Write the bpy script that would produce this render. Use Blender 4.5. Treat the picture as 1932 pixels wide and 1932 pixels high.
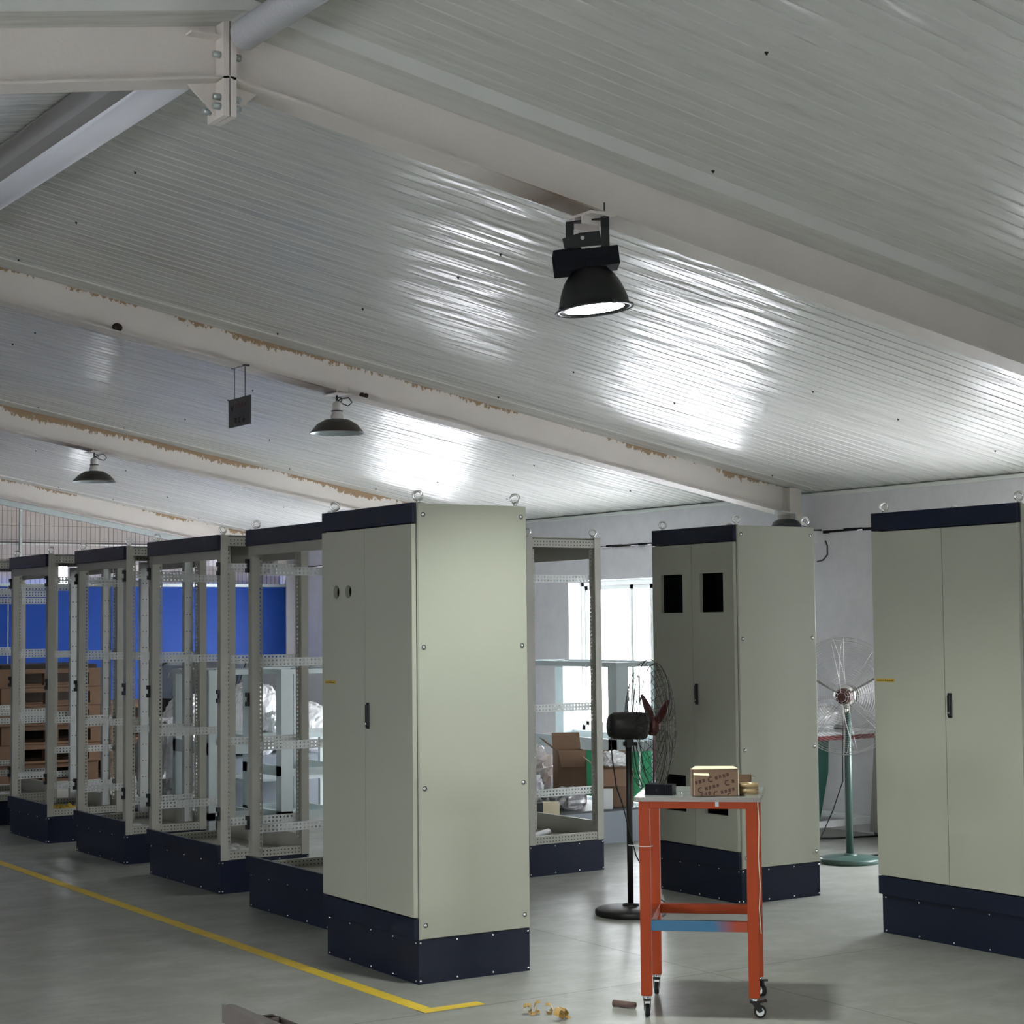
import bpy, bmesh, math, random
from mathutils import Vector, Matrix, noise
R = math.radians
S = bpy.context.scene
for o in list(bpy.data.objects): bpy.data.objects.remove(o)
C = S.collection

# ------------------------------------------------------------------ camera
cd = bpy.data.cameras.new('camera'); cam = bpy.data.objects.new('camera', cd); C.objects.link(cam)
cd.sensor_width = 36; cd.sensor_height = 36; cd.sensor_fit = 'HORIZONTAL'; cd.lens = 3422.87 * 36 / 1932
cd.clip_start = .05; cd.clip_end = 300
rt = Vector((.84003882, -.54243742, -.00981999)); up = Vector((-.02460831, -.05617871, .99811742)); fw = Vector((.54196791, .83821573, .06054077))
M = Matrix((rt, up, -fw)).transposed().to_4x4(); M.translation = (0, 0, 1.6435); cam.matrix_world = M
S.camera = cam
# ------------------------------------------------------------------ exposure, sky
S.view_settings.view_transform = 'Standard'; S.view_settings.look = 'None'; S.view_settings.gamma = 1
S.view_settings.use_curve_mapping = False; S.view_settings.exposure = 0.5
w = bpy.data.worlds.new('sky'); S.world = w; w.use_nodes = True
bg = w.node_tree.nodes['Background']; bg.inputs[0].default_value = (.93, .97, 1.0, 1); bg.inputs[1].default_value = 20.0
try:
    S.cycles.max_bounces = 10; S.cycles.diffuse_bounces = 5; S.cycles.glossy_bounces = 5; S.cycles.transmission_bounces = 6
    S.cycles.transparent_max_bounces = 12; S.cycles.sample_clamp_indirect = 12; S.cycles.caustics_reflective = False
    S.cycles.caustics_refractive = False; S.cycles.blur_glossy = .5
except Exception: pass
XW, XL, YE, YN = 9.9, -4.42, 20.29, -7.0        # inner faces of the four walls
ZS, ZE = .6, 2.04                                # window sill and head
WINS_R = [(-2.0, .2), (7.35, 9.7), (12.12, 14.34), (16.75, 19.1)]
FILL_WINS_L = [(-.5, 1.5), (3.2, 5.2)]  # unseen windows, added to fill light onto the cabinet fronts
def portal(loc, rot, sx, sy):
    l = bpy.data.lights.new('daylight_portal', 'AREA'); l.shape = 'RECTANGLE'; l.size = sx; l.size_y = sy
    l.cycles.is_portal = True
    o = bpy.data.objects.new('daylight_portal', l); o.location = loc; o.rotation_euler = rot; C.objects.link(o)
for a, b in WINS_R: portal((XW + .3, (a + b) / 2, (ZS + ZE) / 2), (0, R(90), 0), ZE - ZS, b - a)
for a, b in FILL_WINS_L: portal((XL - .3, (a + b) / 2, (ZS + ZE) / 2), (0, R(-90), 0), ZE - ZS, b - a)
FILL_DOOR = (.2, 1.1, 2.1)  # unseen opening behind the camera, added to let in daylight
portal(((FILL_DOOR[0] + FILL_DOOR[1]) / 2, YN - .05, FILL_DOOR[2] / 2), (R(90), 0, 0), FILL_DOOR[1] - FILL_DOOR[0], FILL_DOOR[2])

# ------------------------------------------------------------------ helpers
def col(c): return (c[0], c[1], c[2], 1)
MATS = {}
def mat(name, base, rough=.5, metal=0., spec=.5, noise_amt=0., noise_scale=8., bump=0., bump_scale=40., alpha=1., coat=0., emis=None, es=0., trans=0., rvar=0.):
    m = bpy.data.materials.new(name); m.use_nodes = True; MATS[name] = m
    n = m.node_tree.nodes; l = m.node_tree.links; b = n['Principled BSDF']
    b.inputs['Base Color'].default_value = col(base); b.inputs['Roughness'].default_value = rough
    b.inputs['Metallic'].default_value = metal; b.inputs['Specular IOR Level'].default_value = spec
    b.inputs['Alpha'].default_value = alpha; b.inputs['Coat Weight'].default_value = coat
    b.inputs['Transmission Weight'].default_value = trans
    if emis: b.inputs['Emission Color'].default_value = col(emis); b.inputs['Emission Strength'].default_value = es
    tc = n.new('ShaderNodeTexCoord')
    if noise_amt or rvar:
        t = n.new('ShaderNodeTexNoise'); t.inputs['Scale'].default_value = noise_scale; t.inputs['Detail'].default_value = 6
        l.new(tc.outputs['Object'], t.inputs['Vector'])
        if noise_amt:
            mx = n.new('ShaderNodeMix'); mx.data_type = 'RGBA'
            mx.inputs[6].default_value = col([c * (1 - noise_amt) for c in base]); mx.inputs[7].default_value = col([min(1, c * (1 + noise_amt)) for c in base])
            l.new(t.outputs['Fac'], mx.inputs[0]); l.new(mx.outputs[2], b.inputs['Base Color'])
        if rvar:
            mr = n.new('ShaderNodeMapRange'); mr.inputs[3].default_value = rough - rvar; mr.inputs[4].default_value = rough + rvar
            mr.inputs[1].default_value = .3; mr.inputs[2].default_value = .7
            l.new(t.outputs['Fac'], mr.inputs[0]); l.new(mr.outputs[0], b.inputs['Roughness'])
    if bump:
        t2 = n.new('ShaderNodeTexNoise'); t2.inputs['Scale'].default_value = bump_scale; t2.inputs['Detail'].default_value = 4
        l.new(tc.outputs['Object'], t2.inputs['Vector'])
        bp = n.new('ShaderNodeBump'); bp.inputs['Strength'].default_value = bump; bp.inputs['Distance'].default_value = .01
        l.new(t2.outputs['Fac'], bp.inputs['Height']); l.new(bp.outputs[0], b.inputs['Normal'])
    return m

class MB:
    def __init__(s): s.v = []; s.f = []; s.mi = []; s.sm = []; s.m = 0; s.T = None
    def av(s, p):
        p = Vector(p)
        if s.T is not None: p = s.T @ p
        s.v.append(tuple(p)); return len(s.v) - 1
    def face(s, idx, smooth=False): s.f.append(tuple(idx)); s.mi.append(s.m); s.sm.append(smooth)
    def quad(s, *ps): s.face([s.av(p) for p in ps])
    def box(s, a, b):
        x0, y0, z0 = a; x1, y1, z1 = b
        i = [s.av(p) for p in ((x0,y0,z0),(x1,y0,z0),(x1,y1,z0),(x0,y1,z0),(x0,y0,z1),(x1,y0,z1),(x1,y1,z1),(x0,y1,z1))]
        for q in ((0,3,2,1),(4,5,6,7),(0,1,5,4),(1,2,6,5),(2,3,7,6),(3,0,4,7)): s.face([i[k] for k in q])
        return s
    def bar(s, p0, p1, w_, h_, upv=(0,0,1)):
        p0 = Vector(p0); p1 = Vector(p1); d = (p1 - p0).normalized(); u = Vector(upv)
        r = d.cross(u)
        if r.length < 1e-4: r = d.cross(Vector((1,0,0)))
        r.normalize(); u = r.cross(d).normalized(); i = []
        for p in (p0, p1):
            for a, b in ((-1,-1),(1,-1),(1,1),(-1,1)): i.append(s.av(p + r * a * w_ / 2 + u * b * h_ / 2))
        for q in ((0,1,2,3),(7,6,5,4),(0,4,5,1),(1,5,6,2),(2,6,7,3),(3,7,4,0)): s.face([i[k] for k in q])
        return s
    def prism(s, poly, vec):
        vec = Vector(vec); a = [s.av(p) for p in poly]; b = [s.av(Vector(p) + vec) for p in poly]; n = len(poly)
        s.face(a[::-1]); s.face(b)
        for k in range(n): s.face((a[k], a[(k+1) % n], b[(k+1) % n], b[k]))
        return s
    def rings(s, prof, n=24, axis=None, org=(0,0,0), cap0=False, cap1=False, smooth=True):
        """lathe: prof = [(r, t)], t runs along axis"""
        org = Vector(org); ax = Vector(axis or (0,0,1)).normalized(); u = ax.orthogonal().normalized(); v = ax.cross(u); rows = []
        for r, t in prof:
            rows.append([s.av(org + ax * t + (u * math.cos(2*math.pi*k/n) + v * math.sin(2*math.pi*k/n)) * r) for k in range(n)])
        for a, b in zip(rows, rows[1:]):
            for k in range(n): s.face((a[k], a[(k+1) % n], b[(k+1) % n], b[k]), smooth)
        if cap0: s.face(rows[0][::-1])
        if cap1: s.face(rows[-1])
        return s
    def cyl(s, p0, p1, r, n=16, r1=None):
        p0 = Vector(p0); p1 = Vector(p1); L = (p1 - p0).length
        return s.rings([(r, 0), (r if r1 is None else r1, L)], n, p1 - p0, p0, True, True)
    def tube(s, pts, r, n=6, closed=False):
        pts = [Vector(p) for p in pts]; m = len(pts); rows = []; pu = None
        for i, p in enumerate(pts):
            a = pts[(i-1) % m] if (closed or i > 0) else p; b = pts[(i+1) % m] if (closed or i < m-1) else p
            d = (b - a).normalized()
            u = pu - d * pu.dot(d) if pu is not None else d.orthogonal()
            if u.length < 1e-5: u = d.orthogonal()
            u.normalize(); pu = u; v = d.cross(u)
            rows.append([s.av(p + (u * math.cos(2*math.pi*k/n) + v * math.sin(2*math.pi*k/n)) * r) for k in range(n)])
        for i in range(m if closed else m-1):
            a, b = rows[i], rows[(i+1) % m]
            for k in range(n): s.face((a[k], a[(k+1) % n], b[(k+1) % n], b[k]), True)
        if not closed: s.face(rows[0][::-1]); s.face(rows[-1])
        return s
    def circle(s, c, ax, R_, r, n=40, k=4):
        c = Vector(c); ax = Vector(ax).normalized(); u = ax.orthogonal().normalized(); v = ax.cross(u)
        return s.tube([c + (u*math.cos(2*math.pi*i/n) + v*math.sin(2*math.pi*i/n))*R_ for i in range(n)], r, k, True)
    def ball(s, c, r, n=8, sc=(1,1,1)):
        c = Vector(c); rows = []
        for i in range(1, n):
            t = math.pi * i / n
            rows.append([s.av((c.x + r*sc[0]*math.sin(t)*math.cos(2*math.pi*k/(2*n)), c.y + r*sc[1]*math.sin(t)*math.sin(2*math.pi*k/(2*n)), c.z + r*sc[2]*math.cos(t))) for k in range(2*n)])
        for a, b in zip(rows, rows[1:]):
            for k in range(2*n): s.face((b[k], b[(k+1) % (2*n)], a[(k+1) % (2*n)], a[k]), True)
        t0 = s.av((c.x, c.y, c.z + r*sc[2])); t1 = s.av((c.x, c.y, c.z - r*sc[2])); m = 2*n
        for k in range(m): s.face((t0, rows[0][k], rows[0][(k+1) % m]), True); s.face((t1, rows[-1][(k+1) % m], rows[-1][k]), True)
        return s
    def build(s, name, mats, parent=None, loc=None, rz=None, bev=0.):
        me = bpy.data.meshes.new(name); me.from_pydata(s.v, [], s.f)
        for m in (mats if isinstance(mats, (list, tuple)) else [mats]): me.materials.append(m if not isinstance(m, str) else MATS[m])
        me.polygons.foreach_set('material_index', s.mi); me.polygons.foreach_set('use_smooth', s.sm); me.update()
        o = bpy.data.objects.new(name, me); C.objects.link(o)
        if parent: o.parent = parent
        if loc: o.location = loc
        if rz is not None: o.rotation_euler.z = rz
        if bev:
            b = o.modifiers.new('bevel', 'BEVEL'); b.width = bev; b.segments = 2; b.limit_method = 'ANGLE'
        return o
def tag(o, label=None, cat=None, group=None, kind=None):
    if label: o['label'] = label
    if cat: o['category'] = cat
    if group: o['group'] = group
    if kind: o['kind'] = kind
    return o
def empty(name, loc=(0,0,0), rz=0.):
    o = bpy.data.objects.new(name, None); o.empty_display_size = .1; C.objects.link(o); o.location = loc; o.rotation_euler.z = rz; return o
def kids(o): return [c for c in bpy.data.objects if c.parent == o]
def copy_tree(o, parent=None):
    c = o.copy(); C.objects.link(c); c.parent = parent
    for ch in kids(o): copy_tree(ch, c)
    return c
def share(o, parent, **kw):
    c = o.copy(); C.objects.link(c); c.parent = parent
    for k, v in kw.items(): setattr(c, k, v)
    return c
def perf(b, u, v, o, L, H, nu, nv, r, t=.002):
    """perforated sheet: octagonal holes in a grid of nu x nv cells, thickness t"""
    u = Vector(u); v = Vector(v); o = Vector(o); nrm = u.cross(v).normalized() * t; cu = L/nu; cv = H/nv
    k = .4142
    oct_ = [(r, r*k), (r*k, r), (-r*k, r), (-r, r*k), (-r, -r*k), (-r*k, -r), (r*k, -r), (r, -r*k)]
    for i in range(nu):
        for j in range(nv):
            c = o + u * (i + .5) * cu + v * (j + .5) * cv
            out = [(cu/2, cv*.2), (cu*.2, cv/2), (-cu*.2, cv/2), (-cu/2, cv*.2), (-cu/2, -cv*.2), (-cu*.2, -cv/2), (cu*.2, -cv/2), (cu/2, -cv*.2)]
            cor = [(cu/2, cv/2), (-cu/2, cv/2), (-cu/2, -cv/2), (cu/2, -cv/2)]
            fi = []
            for off in (nrm * 0, nrm):
                O_ = [b.av(c + u*p[0] + v*p[1] + off) for p in out]; I_ = [b.av(c + u*p[0] + v*p[1] + off) for p in oct_]
                K_ = [b.av(c + u*p[0] + v*p[1] + off) for p in cor]; fi.append(I_)
                for q in range(8):
                    q2 = (q+1) % 8
                    if q in (0, 2, 4, 6): b.face((I_[q], O_[q], K_[q//2], O_[q2])); b.face((I_[q], O_[q2], I_[q2]))
                    else: b.face((I_[q], O_[q], O_[q2], I_[q2]))
            for q in range(8): b.face((fi[0][q], fi[0][(q+1) % 8], fi[1][(q+1) % 8], fi[1][q]))
def plate(b, ys, zs, holes, x0, t):
    """door sheet in the y-z plane with rectangular holes [(y0,z0,y1,z1)]"""
    Y = sorted(set([ys[0], ys[1]] + [h[0] for h in holes] + [h[2] for h in holes])); Z = sorted(set([zs[0], zs[1]] + [h[1] for h in holes] + [h[3] for h in holes]))
    def solid(i, j):
        if i < 0 or j < 0 or i >= len(Y)-1 or j >= len(Z)-1: return False
        y = (Y[i]+Y[i+1])/2; z = (Z[j]+Z[j+1])/2
        return not any(h[0] < y < h[2] and h[1] < z < h[3] for h in holes)
    for i in range(len(Y)-1):
        for j in range(len(Z)-1):
            if not solid(i, j): continue
            a, c, d, e = Y[i], Y[i+1], Z[j], Z[j+1]; x1 = x0 + t
            b.quad((x0,a,d),(x0,a,e),(x0,c,e),(x0,c,d)); b.quad((x1,a,d),(x1,c,d),(x1,c,e),(x1,a,e))
            if not solid(i-1, j): b.quad((x0,a,d),(x1,a,d),(x1,a,e),(x0,a,e))
            if not solid(i+1, j): b.quad((x0,c,d),(x0,c,e),(x1,c,e),(x1,c,d))
            if not solid(i, j-1): b.quad((x0,a,d),(x0,c,d),(x1,c,d),(x1,a,d))
            if not solid(i, j+1): b.quad((x0,a,e),(x1,a,e),(x1,c,e),(x0,c,e))
def blob(name, mt, c, size, seed, amp=.18, freq=2.2, crump=.06, n=28, flat=True, parent=None):
    """crumpled bag or wrapped bundle standing on its base"""
    b = MB(); rows = []; off = Vector((seed*3.7, seed*1.9, seed*.7)); m = 2*n; pts = []
    def P(t, k):
        d = Vector((math.sin(t)*math.cos(2*math.pi*k/m), math.sin(t)*math.sin(2*math.pi*k/m), math.cos(t)))
        q = 1 + amp*noise.noise(d*freq + off) + crump*abs(noise.noise(d*freq*4 + off))*2 - crump*abs(noise.noise(d*freq*9 - off))
        e = .75
        d = Vector([math.copysign(abs(x)**e, x) for x in d]); d = d.normalized() * (d.length*.5 + .5)
        p = Vector((d.x*size[0]*q, d.y*size[1]*q, d.z*size[2]*q))
        if flat and p.z < -size[2]*.9: p.z = -size[2]*.9
        return p + Vector((0, 0, size[2]*.9))
    for i in range(1, n): rows.append([b.av(P(math.pi*i/n, k)) for k in range(m)])
    for a, c_ in zip(rows, rows[1:]):
        for k in range(m): b.face((c_[k], c_[(k+1) % m], a[(k+1) % m], a[k]), False)
    t0 = b.av(P(0, 0)); t1 = b.av(P(math.pi, 0))
    for k in range(m): b.face((t0, rows[0][k], rows[0][(k+1) % m])); b.face((t1, rows[-1][(k+1) % m], rows[-1][k]))
    return b.build(name, mt, parent, c)

# ------------------------------------------------------------------ materials
mat('cab_paint', (.42, .43, .355), .42, bump=.06, bump_scale=420, noise_amt=.03, noise_scale=2.5)
mat('frame_paint', (.36, .355, .31), .45, bump=.05, bump_scale=300)
mat('navy', (.009, .013, .030), .34, spec=.3, bump=.05, bump_scale=420)
mat('zinc', (.50, .52, .51), .42, metal=.5, noise_amt=.08, noise_scale=30)
mat('zinc_bolt', (.75, .76, .76), .25, metal=.9)
mat('chrome', (.78, .78, .76), .12, metal=1.)
mat('black_plastic', (.008, .008, .009), .35)
mat('hole_black', (.004, .004, .005), .8)
mat('rubber', (.006, .006, .007), .65)
mat('dark_inside', (.012, .016, .024), .5)
mat('label_yellow', (.55, .36, .04), .6)
mat('label_ink', (.06, .04, .01), .7)
mat('gold_tape', (.52, .33, .10), .35, coat=.3)
mat('tan_tape', (.36, .25, .12), .35, coat=.3)
mat('cardboard', (.27, .17, .11), .8, noise_amt=.12, noise_scale=20)
mat('cardboard_cut', (.78, .70, .50), .8)
mat('ink_brown', (.07, .03, .025), .8)
mat('white_paint', (.78, .80, .82), .45)
mat('pale_blue', (.55, .62, .63), .38, noise_amt=.03)
mat('paper', (.75, .75, .76), .8, bump=.5, bump_scale=12)
mat('white_plastic', (.80, .80, .82), .25, bump=.6, bump_scale=9, coat=.3)
mat('clear_wrap', (.35, .35, .37), .18, bump=1.0, bump_scale=22, coat=.5, noise_amt=.45, noise_scale=6)
mat('grey_steel', (.26, .29, .34), .45)
mat('dark_steel', (.05, .055, .06), .5)
mat('console_panel', (.33, .39, .48), .4)
mat('console_side', (.02, .023, .03), .45)
mat('blue_hoard', (.010, .055, .30), .5, spec=.15, bump=.05, bump_scale=2, noise_amt=.06, noise_scale=1)
mat('green_board', (.015, .20, .085), .45)
mat('green_dark', (.006, .07, .05), .45)
mat('fan_green', (.06, .115, .10), .4)
mat('fan_black', (.010, .009, .009), .45, noise_amt=.3, noise_scale=30)
mat('fan_red', (.07, .012, .010), .5)
mat('wire_grey', (.45, .43, .43), .35, metal=.6)
mat('mesh_wire', (.10, .09, .09), .6)
mat('wire_dark', (.03, .022, .02), .5, metal=.2)
mat('red_foam', (.25, .03, .04), .7)
mat('taupe_panel', (.28, .27, .25), .5)
mat('lamp_enamel', (.06, .052, .045), .35, noise_amt=.3, noise_scale=12)
mat('lamp_inner', (.55, .6, .62), .3, metal=.4)
mat('porcelain', (.62, .60, .56), .3)
mat('lamp_lens', (1, 1, 1), .3, emis=(.92, 1., 1.), es=6.)
mat('sign_grey', (.07, .065, .065), .5)
mat('sign_red', (.10, .02, .02), .6)
mat('lug_galv', (.42, .47, .46), .35, metal=.6, noise_amt=.15, noise_scale=14)
mat('tape_yellow', (.80, .56, .05), .55, noise_amt=.25, noise_scale=9)
mat('orange', (.42, .055, .008), .5, spec=.3, noise_amt=.14, noise_scale=9, bump=.08, bump_scale=30)
mat('table_top', (.26, .28, .28), .22, coat=.3, noise_amt=.1)
mat('fin_black', (.008, .009, .012), .75, spec=.12)
mat('brown_tube', (.16, .10, .09), .7, noise_amt=.3, noise_scale=30)
mat('stainless', (.45, .40, .38), .3, metal=.8, noise_amt=.15, noise_scale=6)
mat('trim_metal', (.30, .28, .26), .35, metal=.4)
mat('wood', (.13, .068, .033), .75, noise_amt=.35, noise_scale=9)
mat('window_pvc', (.82, .84, .80), .35)
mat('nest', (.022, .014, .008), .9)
m = mat('film', (.36, .32, .30), .22, bump=.8, bump_scale=3.5, noise_amt=.3, noise_scale=2.5)
n = m.node_tree.nodes; l = m.node_tree.links; tl = n.new('ShaderNodeBsdfTranslucent'); tl.inputs[0].default_value = (.75, .66, .6, 1); mx = n.new('ShaderNodeMixShader'); mx.inputs[0].default_value = .012
l.new(n['Principled BSDF'].outputs[0], mx.inputs[1]); l.new(tl.outputs[0], mx.inputs[2]); l.new(mx.outputs[0], n['Material Output'].inputs[0])

def principled(name):
    m = bpy.data.materials.new(name); m.use_nodes = True; MATS[name] = m
    return m, m.node_tree.nodes, m.node_tree.links, m.node_tree.nodes['Principled BSDF']
def math_node(n, l, op, a, b=None):
    q = n.new('ShaderNodeMath'); q.operation = op
    for i, x in enumerate((a, b)):
        if x is None: continue
        if isinstance(x, (int, float)): q.inputs[i].default_value = x
        else: l.new(x, q.inputs[i])
    return q.outputs[0]
def mixc(n, l, f, a, b):
    q = n.new('ShaderNodeMix'); q.data_type = 'RGBA'
    if isinstance(f, (int, float)): q.inputs[0].default_value = f
    else: l.new(f, q.inputs[0])
    for i, x in ((6, a), (7, b)):
        if isinstance(x, tuple): q.inputs[i].default_value = col(x)
        else: l.new(x, q.inputs[i])
    return q.outputs[2]
def nz(n, l, vec, scale, detail=5, rough=.5):
    t = n.new('ShaderNodeTexNoise'); t.inputs['Scale'].default_value = scale; t.inputs['Detail'].default_value = detail; t.inputs['Roughness'].default_value = rough
    l.new(vec, t.inputs['Vector']); return t.outputs['Fac']
def ramp(n, l, f, p0, p1):
    q = n.new('ShaderNodeMapRange'); l.new(f, q.inputs[0]); q.inputs[1].default_value = p0; q.inputs[2].default_value = p1; return q.outputs[0]
def mapping(n, l, vec, sc):
    q = n.new('ShaderNodeMapping'); l.new(vec, q.inputs[0]); q.inputs['Scale'].default_value = sc; return q.outputs[0]

# glass: clear pane that lets daylight through
m = bpy.data.materials.new('glass'); m.use_nodes = True; MATS['glass'] = m; n = m.node_tree.nodes; l = m.node_tree.links; n.remove(n['Principled BSDF'])
tr = n.new('ShaderNodeBsdfTransparent'); gl = n.new('ShaderNodeBsdfGlossy'); gl.inputs['Roughness'].default_value = .03
lw = n.new('ShaderNodeLayerWeight'); pw = n.new('ShaderNodeMath'); pw.operation = 'POWER'; l.new(lw.outputs['Facing'], pw.inputs[0]); pw.inputs[1].default_value = 5.0
ad = n.new('ShaderNodeMath'); ad.operation = 'MULTIPLY_ADD'; l.new(pw.outputs[0], ad.inputs[0]); ad.inputs[1].default_value = .6; ad.inputs[2].default_value = .03; mx = n.new('ShaderNodeMixShader')
l.new(ad.outputs[0], mx.inputs[0]); l.new(tr.outputs[0], mx.inputs[1]); l.new(gl.outputs[0], mx.inputs[2]); l.new(mx.outputs[0], n['Material Output'].inputs[0])
# floor
m, n, l, b = principled('concrete'); tc = n.new('ShaderNodeNewGeometry').outputs['Position']
f1 = nz(n, l, tc, 1.3, 8, .65); f2 = nz(n, l, mapping(n, l, tc, (1.2, 1.6, 1)), 2.6, 8, .72); f3 = nz(n, l, tc, 60, 3)
c1 = mixc(n, l, ramp(n, l, f1, .3, .7), (.27, .275, .25), (.34, .345, .32)); c2 = mixc(n, l, ramp(n, l, f2, .45, .75), c1, (.40, .405, .385))
sx = n.new('ShaderNodeSeparateXYZ'); l.new(tc, sx.inputs[0])
def joint(o, c, period):
    q = math_node(n, l, 'SUBTRACT', sx.outputs[o], c - period/2); q = math_node(n, l, 'FLOORED_MODULO', q, period)
    q = math_node(n, l, 'ABSOLUTE', math_node(n, l, 'SUBTRACT', q, period/2)); return math_node(n, l, 'LESS_THAN', q, .0028)
jm = math_node(n, l, 'MAXIMUM', joint(0, 5.421, 5.0), joint(1, 6.722, 5.0))
l.new(mixc(n, l, jm, c2, (.07, .07, .065)), b.inputs['Base Color'])
mr = n.new('ShaderNodeMapRange'); l.new(f2, mr.inputs[0]); mr.inputs[1].default_value = .3; mr.inputs[2].default_value = .7; mr.inputs[3].default_value = .46; mr.inputs[4].default_value = .30
l.new(mr.outputs[0], b.inputs['Roughness'])
bp = n.new('ShaderNodeBump'); bp.inputs['Strength'].default_value = .25; bp.inputs['Distance'].default_value = .004; l.new(f1, bp.inputs['Height']); l.new(bp.outputs[0], b.inputs['Normal'])
# plaster
m, n, l, b = principled('plaster'); tc = n.new('ShaderNodeNewGeometry').outputs['Position']
f1 = nz(n, l, tc, 1.6, 8, .6); f2 = nz(n, l, tc, 7, 8, .7)
l.new(mixc(n, l, ramp(n, l, f2, .3, .8), (.72, .70, .73), (.82, .80, .83)), b.inputs['Base Color']); b.inputs['Roughness'].default_value = .85
bp = n.new('ShaderNodeBump'); bp.inputs['Strength'].default_value = .3; bp.inputs['Distance'].default_value = .01; l.new(f2, bp.inputs['Height']); l.new(bp.outputs[0], b.inputs['Normal'])
# ceiling sheet: pale painted steel, slightly oil-canned
m, n, l, b = principled('roof_sheet'); tc = n.new('ShaderNodeNewGeometry').outputs['Position']
f1 = nz(n, l, mapping(n, l, tc, (.9, 2.2, 1)), 1.0, 3, .5); f2 = nz(n, l, mapping(n, l, tc, (1.6, 9., 1)), 1.0, 2, .5); f3 = nz(n, l, tc, .5, 3)
l.new(mixc(n, l, f3, (.58, .59, .55), (.64, .65, .61)), b.inputs['Base Color']); b.inputs['Roughness'].default_value = .27; b.inputs['Metallic'].default_value = .0
b.inputs['Specular IOR Level'].default_value = .22
h = math_node(n, l, 'ADD', math_node(n, l, 'MULTIPLY', f1, 1.5), math_node(n, l, 'MULTIPLY', f2, .7))
bp = n.new('ShaderNodeBump'); bp.inputs['Strength'].default_value = .8; bp.inputs['Distance'].default_value = .032; l.new(h, bp.inputs['Height']); l.new(bp.outputs[0], b.inputs['Normal'])
# rafter paint: cream, peeling rust along the top edge of the web; brown heat stain on the flange by the floodlight
def rafter_mat(name, peel, stain_x=None):
    m, n, l, b = principled(name); tc = n.new('ShaderNodeTexCoord').outputs['Object']; sx = n.new('ShaderNodeSeparateXYZ'); l.new(tc, sx.inputs[0])
    f1 = nz(n, l, tc, 3, 6); f2 = nz(n, l, mapping(n, l, tc, (1, 1, .6)), 26, 6, .75); f4 = nz(n, l, tc, 1.7, 3)
    c = mixc(n, l, f1, (.62, .575, .53), (.72, .675, .62))
    if peel:
        # local z: 0 at the web's top, runs down
        d = math_node(n, l, 'MULTIPLY', math_node(n, l, 'ADD', sx.outputs[2], math_node(n, l, 'MULTIPLY', sx.outputs[0], .1827)), -5.0)
        t = math_node(n, l, 'ADD', d, math_node(n, l, 'MULTIPLY', math_node(n, l, 'SUBTRACT', .75, f4), 1.1))
        mk = math_node(n, l, 'GREATER_THAN', math_node(n, l, 'SUBTRACT', f2, t), .14)
        c = mixc(n, l, mk, c, (.32, .215, .12))
    if stain_x is not None:
        q = math_node(n, l, 'MULTIPLY', math_node(n, l, 'ABSOLUTE', math_node(n, l, 'SUBTRACT', sx.outputs[0], stain_x)), 3.0)
        q = math_node(n, l, 'SUBTRACT', math_node(n, l, 'ADD', 1.0, math_node(n, l, 'MULTIPLY', f1, .5)), q)
        q2 = n.new('ShaderNodeClamp'); l.new(math_node(n, l, 'MULTIPLY', q, .75), q2.inputs[0]); c = mixc(n, l, q2.outputs[0], c, (.14, .08, .035))
    l.new(c, b.inputs['Base Color']); b.inputs['Roughness'].default_value = .6
    f5 = nz(n, l, tc, 45, 5); bp = n.new('ShaderNodeBump'); bp.inputs['Strength'].default_value = .35; bp.inputs['Distance'].default_value = .004; l.new(f5, bp.inputs['Height']); l.new(bp.outputs[0], b.inputs['Normal'])
rafter_mat('rafter_clean', False, 4.22); rafter_mat('rafter_web', False); rafter_mat('rafter_peel', True); rafter_mat('rafter_flange', False, 5.45)
mat('ridge_pipe', (.84, .86, .93), .55, bump=.2, bump_scale=60)
# blue paint on the trolley's front rail: sprayed patch with its own edge
m, n, l, b = principled('sprayed_rail'); tc = n.new('ShaderNodeTexCoord').outputs['Object']; sx = n.new('ShaderNodeSeparateXYZ'); l.new(tc, sx.inputs[0])
f1 = nz(n, l, tc, 14, 4)
q = math_node(n, l, 'ADD', math_node(n, l, 'MULTIPLY', math_node(n, l, 'SUBTRACT', .125, sx.outputs[0]), 11.), math_node(n, l, 'MULTIPLY', f1, .6))
cl = n.new('ShaderNodeClamp'); l.new(q, cl.inputs[0]); l.new(mixc(n, l, cl.outputs[0], (.40, .052, .012), (.04, .17, .32)), b.inputs['Base Color']); b.inputs['Roughness'].default_value = .5

# ------------------------------------------------------------------ setting
SL = .1827; ZR0 = 4.457; XR = 2.74                       # roof: z = ZR0 - SL*x right of the ridge
def zr(x): return ZR0 - SL * x if x >= XR else ZR0 - SL * XR - SL * (XR - x)
def st(o, label=None): tag(o, label, None, None, 'structure'); return o
b = MB(); b.box((XL - .3, YN - 1, -.2), (XW + .3, YE + 3, 0)); st(b.build('floor', 'concrete'))
def wall_x(name, x0, x1, wins, ztop):
    b = MB(); ys = [YN - .3]; 
    for a, c in wins: ys += [a, c]
    ys.append(YE + .25)
    for i in range(0, len(ys), 2): b.box((x0, ys[i], 0), (x1, ys[i+1], ztop))
    for a, c in wins: b.box((x0, a, 0), (x1, c, ZS)); b.box((x0, a, ZE), (x1, c, ztop))
    return st(b.build(name, 'plaster'))
wall_x('wall_right', XW, XW + .24, WINS_R, 2.33)
wall_x('wall_left', XL - .24, XL, FILL_WINS_L, 2.65)
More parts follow.
